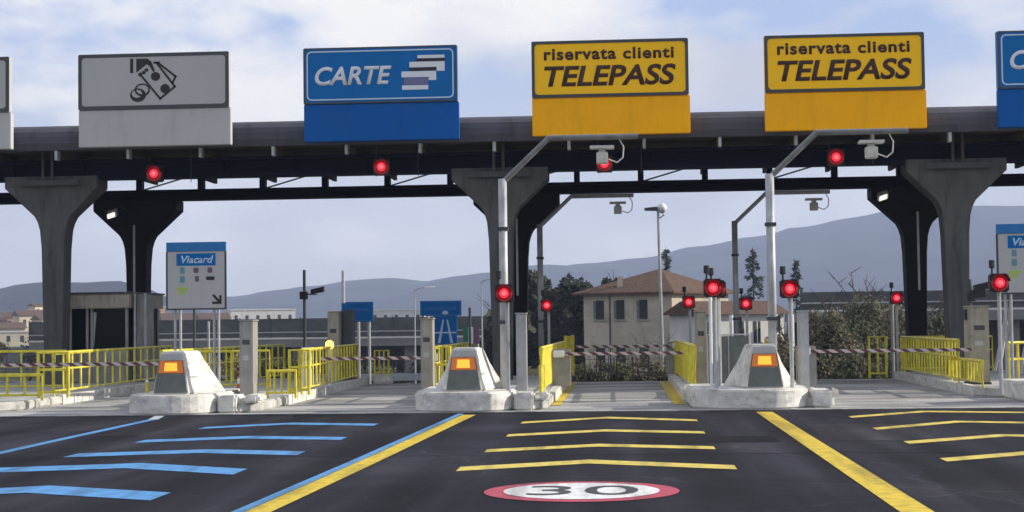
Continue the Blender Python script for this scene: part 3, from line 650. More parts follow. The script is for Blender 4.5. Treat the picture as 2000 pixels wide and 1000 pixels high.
cabinet('equipment_cabinet', 'small white cabinet beside the amber beacon', 'cabinet', -7.74, -7.52, 37.6, 37.9, .2, 1.2, 'white')
t = thing('tinted_panel', 'grey green tinted screen panel beside the crash block under the house', 'screen', (2.3, 34.2, .2))
MB().box(-.40, .46, 0, .05, .06, 1.22).build('panel', 'screen', t, bevel=.01)
MB().tube([(-.42, .02, 0), (-.42, .02, 1.25), (.48, .02, 1.25), (.48, .02, 0)], .022, 8).build('frame', 'galv', t)
MB().tube([(.03, -.012, .06), (.03, -.012, 1.22)], .012, 6).build('seam', 'galv', t)
t = thing('white_post', 'thin white post pair before the tinted panel, under the large red signal', 'post', (1.86, 32.6, .2))
MB().tube([(0, 0, 0), (0, 0, 2.2)], .035, 8).build('post', 'white', t)
MB().tube([(.17, .3, 0), (.17, .3, 2.0)], .03, 8).build('secondary_post', 'galv', t)
# amber beacon
t = thing('amber_beacon', 'small glowing amber beacon on a white post beside the blue chevron lane', 'beacon', (-7.42, 39.5, .2))
MB().tube([(0, 0, 0), (0, 0, .95)], .05, 8).build('post', 'white', t)
MB().tube([(0, 0, .96), (0, 0, 1.0), (0, 0, 1.13), (0, 0, 1.18)], [.07, .11, .10, .03], 10).build('lamp', glow('amber beacon lamp', (1, .55, .10), 2.2), t, smooth=True)
# cone and delineator
t = thing('traffic_cone', 'orange and white traffic cone beside the slim grey payment column', 'traffic cone', (-8.75, 35.6, .2))
MB().box(-.17, .17, -.17, .17, 0, .04).build('cone_base', 'dark', t)
MB().tube([(0, 0, .04), (0, 0, .60)], [.13, .035], 14).build('cone_body', 'coneorange', t, smooth=True)
MB().tube([(0, 0, .24), (0, 0, .38)], [.106, .082], 14).build('reflective_band', 'white', t, smooth=True)
t = thing('delineator_post', 'short pale delineator post left of the crash block at the notice board', 'post', (-9.95, 32.3, .2))
MB().tube([(0, 0, 0), (0, 0, .42)], .04, 8).build('post', 'yellow', t); MB().tube([(0, 0, .10), (0, 0, .2)], .045, 8).build('band', 'coneorange', t); MB().tube([(0, 0, .421), (0, 0, .48)], [.045, .02], 8).build('post_cap', 'white', t)

# ------------------------------------------------------------------ barriers
def barrier(label, x0, x1, y, z, pivot):
    t = thing('barrier_arm', label, 'barrier', (x0, y, 0), 'red and white striped lane barriers')
    ln = x1 - x0
    MB().box(0, ln, -.03, .03, z - .038, z + .038).build('arm', 'stripes', t)
    px = 0 if pivot < 0 else ln; s = -1 if pivot < 0 else 1
    MB().box(px - .12 if s > 0 else px - .32, px + .32 if s > 0 else px + .12, .04, .34, .2, z + .12).build('barrier_housing', 'grey', t, bevel=.02)
    MB().box(px + s * .02, px + s * .3, -.08, .035, z - .08, z + .09).build('counterweight', 'white', t, bevel=.02)
    return t
barrier('striped barrier arm across the lane by the ticket booth', -13.9, -10.1, 34.3, .96, 1)
barrier('striped barrier arm across the blue chevron lane', -7.35, -4.75, 38.0, .94, 1)
barrier('striped barrier arm across the middle lane, nearer of the two', -1.35, 1.5, 38.0, .99, -1)
barrier('striped barrier arm across the middle lane, farther and higher of the two', -1.35, 1.45, 45.2, 1.04, 1)
barrier('striped barrier arm before the brown thicket', 4.32, 7.9, 36.0, 1.03, -1)
barrier('striped barrier arm at the photo edge beyond the beige cabinet', 10.7, 14.0, 36.0, 1.0, -1)

# ------------------------------------------------------------------ notice boards
def board(label, loc):
    t = thing('notice_board', label, 'notice board', loc, 'white notice boards with blue header')
    MB().box(-.665, .665, 0, .05, 2.0, 3.47).build('panel', 'signgrey2', t, bevel=.01)
    MB().ring(rrect(-.68, .68, 1.985, 3.28, .02), rrect(-.64, .64, 2.02, 3.275, .02), -.004, .03).build('rim', 'border', t)
    MB().box(-.67, .67, -.012, .055, 3.285, 3.485).build('header', 'boardblue', t)
    lg = MB().box(-.44, .44, -.005, .01, 2.965, 3.235).build('logo_panel', 'signblue', t)
    text('lettering', 'Viacard', 'lightblue', lg, .03, 3.10, .72, .17, -.009, shear=.25, bold=.02)
    for x, z, m, w_, h_ in ((-.31, 2.86, 'teal', .10, .14), (.0, 2.86, 'mauve', .12, .12), (.31, 2.86, 'mauve', .11, .12), (-.31, 2.66, 'teal', .11, .15), (.02, 2.67, 'mauve', .09, .13), (.32, 2.68, 'ink', .19, .08), (-.31, 2.45, 'lime', .26, .08), (-.33, 2.36, 'lime', .16, .06)):
        MB().prism(rrect(x - w_ / 2, x + w_ / 2, z - h_ / 2, z + h_ / 2, min(w_, h_) * .3), -.004, .01).build('symbol', m, t)
    a = MB(); a.prism([(.36, 2.30), (.40, 2.33), (.52, 2.20), (.52, 2.30), (.57, 2.30), (.57, 2.11), (.36, 2.11), (.36, 2.16), (.48, 2.16)][::-1], -.005, .01); a.build('arrow', 'ink', t)
    for x in (-.50, -.38, .38, .48): MB().tube([(x, .09, .2), (x, .09, 3.4)], .03, 8).build('post', 'galv', t)
    return t
nbd = board('white notice board with blue header shown whole, above the white crash block', (-9.36, 34, 0.16))
dup(nbd, (8.72, 34, .26), 'white notice board cut by the photo edge, above the beige cabinet')

# ------------------------------------------------------------------ ticket booth
t = thing('ticket_booth', 'grey ticket booth with dark glass behind the front column', 'booth', (-14.92, 44, 0)); t.scale = (.68, 1, 1)
MB().box(-1.35, 1.2, 0, 3, .21, 1.12).build('base_wall', 'grey', t)
MB().box(-1.45, 1.35, -.15, 3.15, 2.32, 2.74).build('roof', 'beige', t, bevel=.03)
MB().box(-1.5, 1.4, -.2, 3.2, 2.741, 2.79).build('roof_cap', 'darkgrey', t)
MB().box(-1.3, 1.15, .06, 2.94, 1.12, 2.32).build('glazing', 'glass', t)
for x in (-1.35, -.62, -.42, 1.08): MB().box(x, x + .1, 0, .10, 1.12, 2.32).build('mullion', 'grey', t)
MB().box(1.1, 1.2, 2.9, 3.0, 1.12, 2.32).build('mullion', 'grey', t)
MB().add([(-.40, .05, 1.2), (-.30, .05, 1.2), (-.18, .05, 2.2), (-.38, .05, 2.25), (-.40, .055, 1.2), (-.30, .055, 1.2), (-.18, .055, 2.2), (-.38, .055, 2.25)], [(0, 1, 2, 3), (7, 6, 5, 4), (0, 4, 5, 1), (1, 5, 6, 2), (2, 6, 7, 3), (3, 7, 4, 0)]).build('reflection_patch', 'painted_reflection', t)  # pale slanted strip: a reflection painted onto the glazing
MB().box(1.42, 1.78, .3, 1.2, .21, 2.72).build('side_cabinet', 'grey', t, bevel=.02)
for x in (1.45, 1.9): MB().tube([(x, .1, .2), (x, .1, 2.75)], .05, 8).build('corner_post', 'galv', t)

# ------------------------------------------------------------------ cameras and poles beyond
def camera_pole(label, loc, h, offs):
    t = thing('camera_pole', label, 'camera pole', loc, 'poles with cameras')
    MB().tube([(0, 0, 0), (0, 0, h)], .05, 8).build('pole', 'darkgrey', t)
    for dx, z in offs:
        MB().tube([(0, 0, z - .08), (dx, -.05, z - .1)], .02, 6).build('camera_arm', 'darkgrey', t)
        b = MB(); b.loft([[(dx - .2, -.12, z - .08), (dx - .2, .12, z - .08), (dx - .2, .12, z + .06), (dx - .2, -.12, z + .06)], [(dx + .22, -.1, z - .02), (dx + .22, .1, z - .02), (dx + .22, .1, z + .16), (dx + .22, -.1, z + .16)]]); b.build('camera_housing', 'dark', t)
    MB().box(-.14, .1, -.1, .1, h - .95, h - .70).build('junction_box', 'dark', t)
    return t
camera_pole('dark camera pole beyond the notice board island, before the hills', (-10.2, 50, gz(50)), 3.95, [(.42, 3.25)])
t = camera_pole('dark camera pair on the beige cabinet near the photo edge', (8.18, 37.3, 2.03), .62, [(.12, .22), (.30, .42)])
t['group'] = 'camera heads on cabinets'
def street_lamp(label, x, y, ztop, r=.07, head=True):
    t = thing('street_lamp', label, 'street lamp', (x, y, gz(y)), 'slim street lamps beyond the plaza')
    h = ztop - gz(y)
    MB().tube([(0, 0, 0), (0, 0, h)], [r, r * .6], 8).build('pole', 'galv', t)
    if head:
        MB().tube([(0, 0, h - .05), (.3, 0, h + .08), (.7, 0, h + .1)], .03, 6).build('lamp_arm', 'galv', t)
        b = MB(); b.loft([[(.55, -.1, h + .06), (.55, .1, h + .06), (.55, .08, h + .16), (.55, -.08, h + .16)], [(1.1, -.08, h + .1), (1.1, .08, h + .1), (1.1, .05, h + .16), (1.1, -.05, h + .16)]]); b.build('lamp_head', 'white', t)
    return t
street_lamp('slim pale street lamp rising behind the smaller blue sign', -12.5, 70, 4.2, .12, False)
street_lamp('slim pale lamp post between the two blue signs', -8.9, 70, 1.7, .13, False)
street_lamp('slim lamp post with small head right of the larger blue sign', -7.1, 80, 3.9, .05)
street_lamp('slim lamp post with small head left of the larger blue sign', -11.1, 84, 3.6, .05)
t = thing('street_lamp', 'tall slim lamp post with a double head before the house', 'street lamp', (1.6, 60, gz(60)))
h = 6.0 - gz(60)
MB().tube([(0, 0, 0), (-.1, 0, h)], [.075, .05], 8).build('pole', 'galv', t)
b = MB(); b.loft([[(-.62, -.12, h - .02), (-.62, .12, h - .02), (-.62, .1, h + .08), (-.62, -.1, h + .08)], [(-.12, -.12, h - .04), (-.12, .12, h - .04), (-.12, .12, h + .12), (-.12, -.12, h + .12)]]); b.build('lamp_head', 'darkgrey', t)
b = MB(); b.loft([[(.05 + .2 * math.cos(a) * c, .2 * math.sin(a) * c, h + .06 + .2 * s_) for a in [2 * math.pi * k / 12 for k in range(12)]] for c, s_ in ((.05, -1), (.7, -.7), (1, 0), (.7, .7), (.05, 1))]); b.build('globe', 'white', t, smooth=True)
MB().tube([(-.08, 0, h - .35), (.12, 0, h - .2), (.05, 0, h - .1)], .02, 6).build('lamp_arm', 'darkgrey', t)

# blue motorway signs
def far_sign(label, cx, y, z0, z1, wd, low=None):
    t = thing('motorway_sign', label, 'road sign', (cx, y, 0), 'blue motorway signs beyond the plaza')
    MB().box(-wd / 2, wd / 2, 0, .08, z0, z1).build('panel', 'signblue', t, bevel=.01)
    MB().ring(rrect(-wd / 2 + .03, wd / 2 - .03, z0 + .03, z1 - .03, .04), rrect(-wd / 2 + .06, wd / 2 - .06, z0 + .06, z1 - .06, .03), -.006, .01).build('border', 'boardblue', t)
    if low:
        a0, a1, b0 = low
        MB().box(a0, a1, 0, .08, b0, z0 - .003).build('lower_panel', 'signblue', t)
        c = (a0 + a1) / 2; b = MB()
        for s in (-1, 1): b.prism([(c + s * .30, b0 + .05), (c + s * .19, b0 + .05), (c + s * .05, b0 + .95), (c + s * .10, b0 + .95)][::s], -.006, .01)
        b.box(c - .42, c + .42, -.005, .01, b0 + .42, b0 + .48)
        b.build('motorway_symbol', 'lightblue', t)
        b = MB().prism(ell(c, z0 + .12, .12, .08, 12), -.006, .01); b.build('emblem', 'lightblue', t)
    for s in (-1, 1): MB().tube([(s * wd * .33, .14, gz(y)), (s * wd * .33, .14, z1 - .05)], .06, 8).build('post', 'galv', t)
    b = MB()
    xx = -wd / 2 + .16
    while xx < wd / 2 - .25:
        q = random.uniform(.06, .13); b.box(xx, xx + q, -.006, .01, z1 - .36, z1 - .24); xx += q + .03
    b.build('text_line', 'boardblue', t)
    return t
far_sign('smaller blue motorway sign behind the grey cabinets', -10.1, 60, 1.86, 2.63, 1.1)
far_sign('flat blue road sign partly behind the broad grey brown cabinet', -10.75, 62, 2.25, 2.62, .8)
far_sign('larger blue motorway sign with a white road symbol below', -6.92, 60, 2.05, 2.63, 1.6, (-.28, .62, .95))
t = thing('colour_panel', 'small green white and dark red panel above the middle crash block', 'sign', (-6.72, 70, .82))
for x0, x1, m in ((-.36, -.12, mat('flag green', (.01, .16, .09), .6, var=0)), (-.12, .1, 'white'), (.1, .38, 'mauve')): MB().box(x0 + .004, x1, 0, .06, 0, .75).build('stripe', m, t)
for x in (-.3, .3): MB().tube([(x, .1, gz(70) - .82), (x, .1, .7)], .04, 6).build('post', 'galv', t)
# raised white arms at the photo edge
for i, (x, lab) in enumerate(((12.9, 'white raised barrier arm slanting up at the photo edge, nearer the red signal'), (13.4, 'white raised barrier arm slanting up at the very edge of the photo'))):
    t = thing('raised_arm', lab, 'barrier', (x, 52, gz(52)), 'raised white arms')
    MB().tube([(0, 0, .3), (.75, 0, 3.6)], .05, 8).build('arm', 'white', t); MB().box(-.2, .2, .1, .5, 0, 1.0).build('barrier_housing', 'white', t, bevel=.03); MB().box(-.12, .12, -.06, .09, .2, .5).build('counterweight', 'darkgrey', t)
t = thing('white_trestle', 'white slanted trestle frame beyond the beige cabinet', 'trestle', (12.0, 50, gz(50)))
for a, q in (((-.35, 0, .3), (.15, 0, 2.6)), ((.15, 0, 2.6), (.2, 0, .2)), ((-.1, .4, .3), (.15, 0, 2.5)), ((.0, 0, 1.6), (.2, 0, 1.6))): MB().tube([a, q], .05, 6).build('leg', 'white', t)

# ------------------------------------------------------------------ viaduct, walls
def viaduct(label, x0, x1, y, ztop, zdeck):
    t = thing('motorway_viaduct', label, 'viaduct', (0, 0, 0))
    MB().box(x0, x1, y, y + 12, zdeck - .75, zdeck - .02).build('deck', 'viaduct', t)
    MB().box(x0, x1, y - .06, y + .1, zdeck - .015, zdeck + .14).build('kerb_beam', 'pale', t)
    MB().box(x0, x1, y + .12, y + .2, zdeck + .16, ztop).build('mesh_panel', 'barrierwall', t)
    MB().box(x0, x1, y - .02, y + .06, zdeck + .62, zdeck + .72).build('guard_rail', 'galv', t)
    n = int((x1 - x0) / 3)
    for k in range(n + 1): MB().box(x0 + 3 * k - .06, x0 + 3 * k + .06, y + .02, y + .115, zdeck + .15, ztop + .1).build('post', 'darkgrey', t)
    for k in range(max(1, int((x1 - x0) / 11))): MB().box(x0 + 4 + 11 * k, x0 + 5.2 + 11 * k, y + 1, y + 10, -3.05, zdeck - .76).build('pier', 'viaduct', t)
    MB().box(x0, x1, y + 10, y + 10.4, -3.05, zdeck - .78).build('abutment_wall', 'darkgrey', t)
    return t
viaduct('long grey motorway viaduct with dark mesh parapet behind the blue signs', -58, -12, 150, 2.35, .35)
viaduct('grey motorway wall behind the brown thicket and black column', 13.5, 48, 118, 3.7, 2.2)
t = thing('boundary_wall', 'low dark boundary wall below the small town at the photo edge', 'wall', (-72, 170, -3))
MB().box(-40, 14, 0, .5, 0, 2.6).build('wall', 'viaduct', t); MB().box(-40, 14, -.05, .55, 2.605, 2.75).build('coping', 'pale', t)
t = thing('grass_bank', 'grey green bank rising behind the larger blue sign', 'bank', (0, 0, 0)); t['kind'] = 'structure'
MB().add([(-15, 140, -3.02), (-4, 140, -3.02), (-4.5, 160, 3.4), (-13.5, 160, 3.1), (-15, 180, -3.02), (-4, 180, -3.02)], [(0, 1, 2, 3), (3, 2, 5, 4), (0, 3, 4), (1, 5, 2), (0, 4, 5, 1)]).build('slope', 'earth', t)

# ------------------------------------------------------------------ houses
def gable(b, x0, x1, y0, y1, z, h, ov=.5):
    xm = (y0 + y1) / 2
    b.add([(x0 - ov, y0 - ov, z), (x1 + ov, y0 - ov, z), (x1 + ov, y1 + ov, z), (x0 - ov, y1 + ov, z), (x0 - ov, xm, z + h), (x1 + ov, xm, z + h)], [(0, 1, 5, 4), (2, 3, 4, 5), (0, 4, 3), (1, 2, 5), (0, 3, 2, 1)])
t = thing('farmhouse', 'cream farmhouse with terracotta hip roof behind the middle lane', 'house', (0, 0, 0))
A, B_, Cc, D = Vector((-2.7, 115.2)), Vector((3.7, 113)), Vector((8.2, 119.5)), Vector((1.8, 121.7))
b = MB(); b.slab([A, B_, Cc, D], -3.02, 3.72); b.build('wall', 'stucco', t)
cen = (A + Cc) / 2
def ex(p, k): return cen + (p - cen) * k
b = MB(); e = [ex(p, 1.16) for p in (A, B_, Cc, D)]
v = [(p.x, p.y, 3.66) for p in e] + [(p.x, p.y, 3.80) for p in e] + [(cen.x + .35, cen.y - .1, 5.55), (cen.x + .05, cen.y, 5.55)]
b.add(v, [(0, 1, 5, 4), (1, 2, 6, 5), (2, 3, 7, 6), (3, 0, 4, 7), (0, 3, 2, 1), (4, 5, 8, 9), (5, 6, 8), (6, 7, 9, 8), (7, 4, 9)])
rf = b.build('roof', 'terracotta', t)
MB().box(-.2, .2, 114.8, 115.2, 4.0, 5.0).build('chimney', 'stucco', rf)
dirf = (B_ - A).normalized(); nf = Vector((dirf.y, -dirf.x))
def on_front(u, z0, z1, wd, off, m, nm, par):
    p = A + dirf * u; q0 = p - dirf * wd / 2 + nf * off; q1 = p + dirf * wd / 2 + nf * off; r0 = q0 - nf * (off + .05); r1 = q1 - nf * (off + .05)
    return MB().slab([q0, q1, r1, r0], z0, z1).build(nm, m, par)
for u in (1.28, 2.86, 4.62):
    f = on_front(u, 1.85, 3.25, .62, .03, 'shutter', 'window', t)
    on_front(u - .40, 1.9, 3.2, .2, .05, 'screen', 'shutter', f); on_front(u, 1.72, 1.845, .95, .08, 'grey', 'sill', f)
    on_front(u, -1.6, -.2, .7, .03, 'shutter', 'window', t)
on_front(2.05, -3, 3.6, .09, .08, 'darkgrey', 'drain_pipe', t)
t = thing('house_wing', 'low white house wing with terracotta roof beside the cream farmhouse', 'house', (9.0, 110.0, 0)); t.rotation_euler.z = R(33)
MB().box(-4.0, 3.0, 0, 4, -3.02, 2.2).build('wall', 'whitewall', t)
b = MB(); gable(b, -4.0, 3.0, 0, 4, 2.1, .95, .45); b.build('roof', 'terracotta', t)
for x, wd in ((-3.3, .7), (-1.1, 1.1), (.6, .6), (2.2, .9)):
    f = MB().box(x - wd / 2, x + wd / 2, -.04, .05, .1, 1.6).build('window', 'shutter', t); MB().box(x - wd / 2 - .08, x + wd / 2 + .08, -.1, .02, -.02, .09).build('sill', 'grey', f)
    MB().box(x - .03, x + .03, -.055, -.042, .1, 1.6).build('mullion', 'white', f)
for x in (-2.3, 1.4, 2.8): MB().box(x - .15, x + .15, -1.2, -.9, -3, 2.05).build('pillar', 'white', t)
# town houses far off
def town_house(label, x, y, wd, dp, h, wall, roof, rh=1.5, floors=2, grp='town houses beyond the plaza', name='town_house'):
    t = thing(name, label, 'house' if roof else 'building', (x, y, -3), grp)
    MB().box(-wd / 2, wd / 2, 0, dp, 0, h).build('wall', wall, t)
    b = MB()
    if roof: gable(b, -wd / 2, wd / 2, 0, dp, h, rh, .5); b.build('roof', roof, t)
    else: b.box(-wd / 2 - .2, wd / 2 + .2, -.2, dp + .2, h + .01, h + .35); b.build('roof', 'pale', t)
    n = max(2, int(wd / 3))
    for f in range(floors):
        for k in range(n):
            xx = -wd / 2 + wd * (k + .5) / n; zz = h * (f + .35) / floors
            MB().box(xx - .45, xx + .45, -.04, .1, zz, zz + min(1.5, h / floors * .5)).build('window', 'shutter', t)
    return t
for lab, x, y, wd, dp, h, wl, rh, fl, rz in (
        ('orange roofed town house at the photo edge, left of the pale tower', -186, 450, 10, 8, 6.6, 'orangewall', 1.6, 2, 40), ('pale tower like house above the small town', -178, 470, 4, 4, 11.4, 'creamwall', .8, 3, 50),
        ('cream town house below the pale tower', -173, 452, 9, 8, 8.4, 'creamwall', 1.6, 2, 35), ('cream town house beside the dark front column', -163, 440, 7, 7, 7.0, 'creamwall', 1.4, 2, 45),
        ('brown roofed town house at the foot of the small town', -168, 418, 10, 8, 4.6, 'stucco', 1.7, 1, 30), ('small orange town house lower at the photo edge', -178, 425, 8, 7, 4.8, 'orangewall', 1.5, 1, 40),
        ('tiny pale house highest on the slope at the photo edge', -194, 480, 8, 7, 8.2, 'orangewall', 1.5, 2, 25)):
    town_house(lab, x, y, wd, dp, h, wl, 'terracotta', rh, fl).rotation_euler.z = R(rz)
town_house('long low whitish town building at the foot of the small town', -158, 390, 20, 8, 3.6, 'creamwall', None, floors=1).rotation_euler.z = R(20)
town_house('bright orange house between the booth and the notice board', -137, 450, 7.5, 8, 10.2, 'orangewall', None, floors=3).rotation_euler.z = R(24)
town_house('red roofed long house seen under the notice board', -122, 440, 17, 9, 6.4, 'stucco', 'terracotta', 2.0).rotation_euler.z = R(24)
town_house('pale low house with red roof right of the notice board posts', -113, 430, 8, 8, 6.6, 'creamwall', 'terracotta', 1.7).rotation_euler.z = R(24)
town_house('white flat roofed block before the hills beyond the grey payment column', -104, 450, 19, 10, 9.0, 'whitewall', None, floors=2).rotation_euler.z = R(24)
town_house('small white building with dark windows between the blue signs', -62, 430, 15, 8, 8.2, 'whitewall', None, floors=2)

# ------------------------------------------------------------------ vegetation
def crown(b, c, rx, ry, rz, n, leaf, clumps=14, hollow=.35):
    cl = []
    for k in range(clumps):
        while True:
            p = Vector((random.uniform(-1, 1), random.uniform(-1, 1), random.uniform(-1, 1)))
            if hollow < p.length < 1: break
        cl.append((Vector((p.x * rx * .8, p.y * ry * .8, p.z * rz * .8)), random.uniform(.22, .48)))
    for k in range(n):
        cc_, rr = random.choice(cl); d = Vector((random.gauss(0, 1), random.gauss(0, 1), random.gauss(0, 1))); d = d.normalized() * (random.random() ** .5)
        p = Vector(c) + cc_ + Vector((d.x * rx, d.y * ry, d.z * rz)) * rr
        a = Vector((random.gauss(0, 1), random.gauss(0, 1), random.gauss(0, 1))).normalized(); q = a.orthogonal().normalized(); u = leaf * random.uniform(.6, 1.4)
        b.add([p - a * u, p + q * u * .6, p + a * u, p - q * u * .6], [(0, 1, 2, 3)])
def limbs(b, base, h, r, spread, n, fine=0):
    top = Vector(base) + Vector((random.uniform(-.1, .1) * h, 0, h))
    mid = Vector(base) + Vector((random.uniform(-.05, .05) * h, 0, h * .5))
    b.tube([base, mid, top], [r, r * .7, r * .15], 6)
    for k in range(n):
        t = random.uniform(.25, .95); s = Vector(base).lerp(top, t); a = random.uniform(0, 6.28); e = s + Vector((math.cos(a) * spread, math.sin(a) * spread, h * random.uniform(.12, .35)))
        m_ = s.lerp(e, .5) + Vector((random.uniform(-.1, .1), random.uniform(-.1, .1), random.uniform(-.1, .25))) * spread * .5
        b.tube([s, m_, e], [r * .4 * (1.1 - t) + r * .08, r * .15 + .01, .012], 5)
        for j in range(fine):
            q = s.lerp(e, random.uniform(.4, 1)); f = q + Vector((random.uniform(-.4, .4), random.uniform(-.4, .4), random.uniform(.05, .5))) * spread
            b.tube([q, f], [.02, .007], 4)
def tree(name, label, cat, x, y, h, rx, rz, m, n=2200, leaf=.16, trunk=.16, group=None, fine=0, clumps=16, zc=.62, nl=9, bm='bark'):
    t = thing(name, label, cat, (x, y, gz(y)), group)
    b = MB(); limbs(b, (0, 0, 0), h * .9, trunk, rx * .8, nl, fine); b.build('trunk', bm, t)
    b = MB(); crown(b, (0, 0, h * zc), rx, rx, rz, n, leaf, clumps); b.build('crown', m, t)
    return t
def conifer(label, x, y, h, r, n=1500):
    t = thing('conifer_tree', label, 'tree', (x, y, gz(y)), 'conifers behind the house')
    MB().tube([(0, 0, 0), (0, 0, h)], [.16, .02], 6).build('trunk', 'bark', t); b = MB()
    for k in range(46):
        f = (k + random.random()) / 46; z = h * (.22 + .76 * f); rr = r * (1.08 - f) ** .8 * random.uniform(.45, 1.2); a = random.uniform(0, 6.28)
        for q in range(n // 46):
            s = random.random() ** .6; p = Vector((math.cos(a) * rr * s + random.gauss(0, .10), math.sin(a) * rr * s + random.gauss(0, .10), z - .35 * rr * s + random.gauss(0, .12)))
            d = Vector((math.cos(a + random.gauss(0, .6)), math.sin(a), random.uniform(-.6, .3))).normalized(); o_ = d.orthogonal().normalized(); u = random.uniform(.10, .22)
            b.add([p - d * u, p + o_ * u * .4, p + d * u, p - o_ * u * .4], [(0, 1, 2, 3)])
    b.build('crown', 'leafconifer', t); return t
GT = 'trees around the farmhouse'
tree('evergreen_tree', 'dark bushy evergreen left of the farmhouse, nearest the black column', 'tree', -6.4, 124, 8.6, 3.3, 3.6, 'leafdark', 15000, .22, group=GT, zc=.55)
tree('evergreen_tree', 'dark bushy evergreen touching the cream farmhouse wall', 'tree', -3.7, 121, 8.3, 2.2, 4.0, 'leafdark', 12000, .22, group=GT, zc=.5)
tree('evergreen_tree', 'dark evergreen rising behind the farmhouse roof', 'tree', -.6, 132, 8.6, 1.7, 2.2, 'leafdark', 4000, .2, group=GT, zc=.78)
tree('evergreen_tree', 'dark low evergreen far beyond the middle column', 'tree', -9.6, 128, 7.0, 2.6, 3.0, 'leafdark', 8000, .22, group=GT, zc=.5)
conifer('slim dark conifer between the two tall gantry poles', 12.0, 142, 11.2, 1.7, 1900)
conifer('slim dark conifer peak behind the post right of the tall gantry pole', 15.6, 140, 9.9, 1.4, 1500)
conifer('dark conifer top rising behind the farmhouse roof peak', 4.15, 141, 11.3, 1.5, 1500)
GB = 'winter trees and thicket beyond the yellow sign lane'
for x, y, h, rx, rz, m, lab, fine in ((8.7, 66, 4.9, 1.3, 1.7, 'leafbrown', 'brown winter tree at the near edge of the thicket, by the tall gantry pole', 3), (10.3, 70, 6.0, 1.6, 2.1, 'leafolive', 'olive leaved tree, tallest of the thicket', 3),
                            (11.9, 72, 5.9, 1.5, 2.0, 'leafbrown', 'bare twiggy brown tree in the thicket beside the olive tree', 5), (13.2, 76, 5.2, 1.5, 1.8, 'leafolive', 'olive brown tree of the thicket next to the black column', 3), (14.6, 80, 5.4, 1.5, 2.0, 'leafbrown', 'brown winter tree glimpsed between the black and the grey columns', 3), (12.4, 64, 4.4, 1.3, 1.7, 'leafolive', 'low olive tree just left of the black column', 3), (7.4, 74, 4.2, 1.2, 1.6, 'leafbrown', 'small brown shrub tree before the white house wing', 4)):
    tree('winter_tree', lab, 'tree', x, y, h, rx, rz, m, 5200, .075, .07, GB, fine, 34, .55, 12)
def bush(label, x, y, w_, d_, h, m, n, leaf, cat='bush', name='bush', fine=0, clumps=18):
    t = thing(name, label, cat, (x, y, gz(y)), 'bushes along the plaza edge')
    b = MB()
    for k in range(14):
        a = random.uniform(-w_, w_) * .8; e = Vector((a + random.uniform(-.3, .3), random.uniform(-.3, .3), h * random.uniform(.6, 1.25))); b.tube([(a * .8, 0, 0), e], [.03, .008], 4)
        for j in range(fine): q = Vector((a * .8, 0, 0)).lerp(e, random.uniform(.4, 1)); b.tube([q, q + Vector((random.uniform(-.4, .4), random.uniform(-.3, .3), random.uniform(.1, .5)))], [.012, .005], 4)
    b.build('stems', 'bark', t)
    b = MB(); crown(b, (0, 0, h * .5), w_, d_, h * .55, n, leaf, clumps, 0); b.build('crown', m, t); return t
bush('dense olive bush filling the left half of the middle lane beyond the barrier', -.9, 56, 1.3, .7, 1.5, 'leafolive', 2600, .06)
bush('dense brown bush filling the right half of the middle lane beyond the barrier', .9, 57, 1.4, .7, 1.5, 'leafbrown', 2600, .06)
bush('bare twiggy shrub before the cream farmhouse wall', 1.0, 78, 1.9, .8, 3.6, 'leafbrown', 700, .06, 'shrub', 'bare_shrub', 8)
bush('thin leafless shrub at the farmhouse corner', -1.6, 82, 1.6, .8, 2.9, 'leafbrown', 600, .06, 'shrub', 'bare_shrub', 8)
bush('brown undergrowth bush behind the striped barrier of the thicket lane', 6.0, 57, 1.7, .8, 1.7, 'leafbrown', 3200, .07)
bush('olive undergrowth bush below the tallest thicket tree', 8.4, 59, 1.6, .8, 1.9, 'leafolive', 3000, .07)
bush('brown undergrowth bush by the black column foot', 11.2, 60, 1.8, .8, 1.9, 'leafbrown', 3000, .07)
bush('yellowish bush below the red roofed town house', -30, 118, 2.5, 1.2, 2.6, 'leafgold', 1200, .14)
bush('grey green bush at the foot of the grass bank', -15.5, 95, 2.5, 1.2, 2.2, 'leafolive', 1500, .12)
bush('low hedge bush behind the ticket booth island railing', -19, 56, 3.2, .8, 1.7, 'leafolive', 3600, .08)
bush('low hedge bush behind the notice board island railing', -12.8, 57, 2.6, .8, 1.55, 'leafolive', 3000, .08)
t = thing('wire_fence', 'low wire fence with thin posts beyond the middle lane barrier', 'fence', (0, 54, gz(54)))
for k in range(8): MB().tube([(-1.8 + .55 * k, 0, 0), (-1.8 + .55 * k, 0, 1.35)], .025, 5).build('post', 'bark', t)
for z in (.4, .8, 1.25): MB().tube([(-1.9, 0, z), (2.2, 0, z)], .008, 4).build('wire', 'darkgrey', t)

for i, (x, y, lab) in enumerate(((-7.95, 45.4, 'pale concrete block at the far end of the notice board island, near the cabinets'), (-7.0, 45.7, 'pale concrete block under the short far yellow railing'))):
    t = thing('concrete_block', lab, 'concrete block', (x, y, .205 if x < -7.5 else .006), 'pale concrete blocks at the island end')
    b = MB(); b.loft([[(-.28, -.22, 0), (.28, -.22, 0), (.28, .22, 0), (-.28, .22, 0)], [(-.22, -.16, .3), (.22, -.16, .3), (.22, .16, .3), (-.22, .16, .3)]]); b.build('block', 'block', t, bevel=.03)
    MB().tube([(0, -.05, .30), (0, -.05, .36), (0, .05, .36), (0, .05, .30)], .012, 6).build('lifting_eye', 'galv', t)

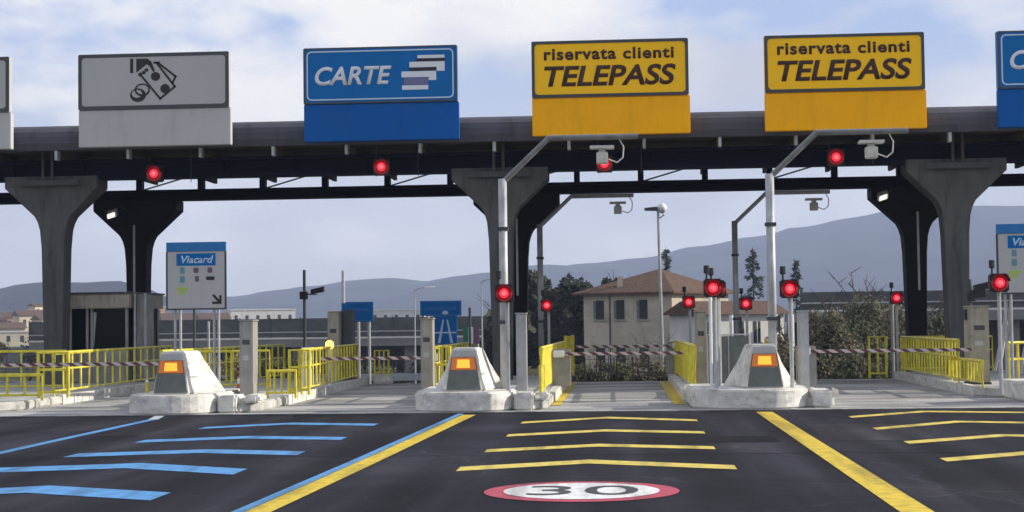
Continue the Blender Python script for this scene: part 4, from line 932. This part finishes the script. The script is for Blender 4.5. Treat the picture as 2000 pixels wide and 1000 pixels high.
# scattered greenery and thin posts between the plaza and the viaduct
for x, y, w_, h_, m_, lab in ((-22, 100, 2.6, 3.0, 'leafolive', 'olive shrub beyond the notice board posts'), (-26, 104, 2.2, 2.6, 'leafgold', 'yellowish shrub behind the slim grey payment column'), (-17.5, 78, 1.8, 2.3, 'leafolive', 'green shrub between the camera pole and the grey payment column'),
        (-14.6, 74, 1.5, 2.0, 'leafbrown', 'brown shrub just left of the camera pole'), (-11.8, 90, 1.8, 2.6, 'leafdark', 'dark shrub between the two blue motorway signs'), (-50, 146, 3.4, 4.2, 'leafdark', 'dark shrub seen right of the ticket booth'), (-62, 165, 3.2, 4.4, 'leafdark', 'dark shrub below the small town by the front column'), (-68, 165, 2.6, 3.8, 'leafolive', 'olive shrub below the small town at the photo edge')):
    bush(lab, x, y, w_, .9, h_, m_, 1500, .09 if y < 120 else .16, 'shrub', 'shrub')
for x, y, zt, m_, lab in ((-15.5, 58, 1.9, 'galv', 'thin galvanised post left of the dark camera pole'), (-9.2, 52, 1.9, 'galv', 'thin pale post between dark camera pole and grey brown cabinet'), (-7.9, 64, 2.2, 'galv', 'thin pale post left of the larger blue motorway sign'), (-5.6, 58, 2.3, 'darkgrey', 'thin dark post beside the coloured panel'), (-16.6, 60, 2.4, 'darkgrey', 'thin dark post behind the notice board legs'), (8.55, 50, 2.6, 'galv', 'thin pale post beside the far red signal before the black column')):
    t = thing('marker_post', lab, 'post', (x, y, gz(y)), 'thin posts beyond the lanes')
    MB().tube([(0, 0, 0), (0, 0, zt - gz(y))], .05, 8).build('post', m_, t); MB().tube([(0, 0, zt - gz(y) + .001), (0, 0, zt - gz(y) + .05)], [.06, .02], 8).build('post_cap', m_, t)
t = thing('guard_rail', 'long low steel guard rail crossing beyond the blue chevron lane', 'guard rail', (-24, 66, gz(66)))
MB().box(0, 19, -.03, .03, 1.35, 1.65).build('rail', 'galv', t)
for k in range(10): MB().box(.5 + 2 * k - .05, .5 + 2 * k + .05, .031, .12, 0, 1.6).build('post', 'darkgrey', t)
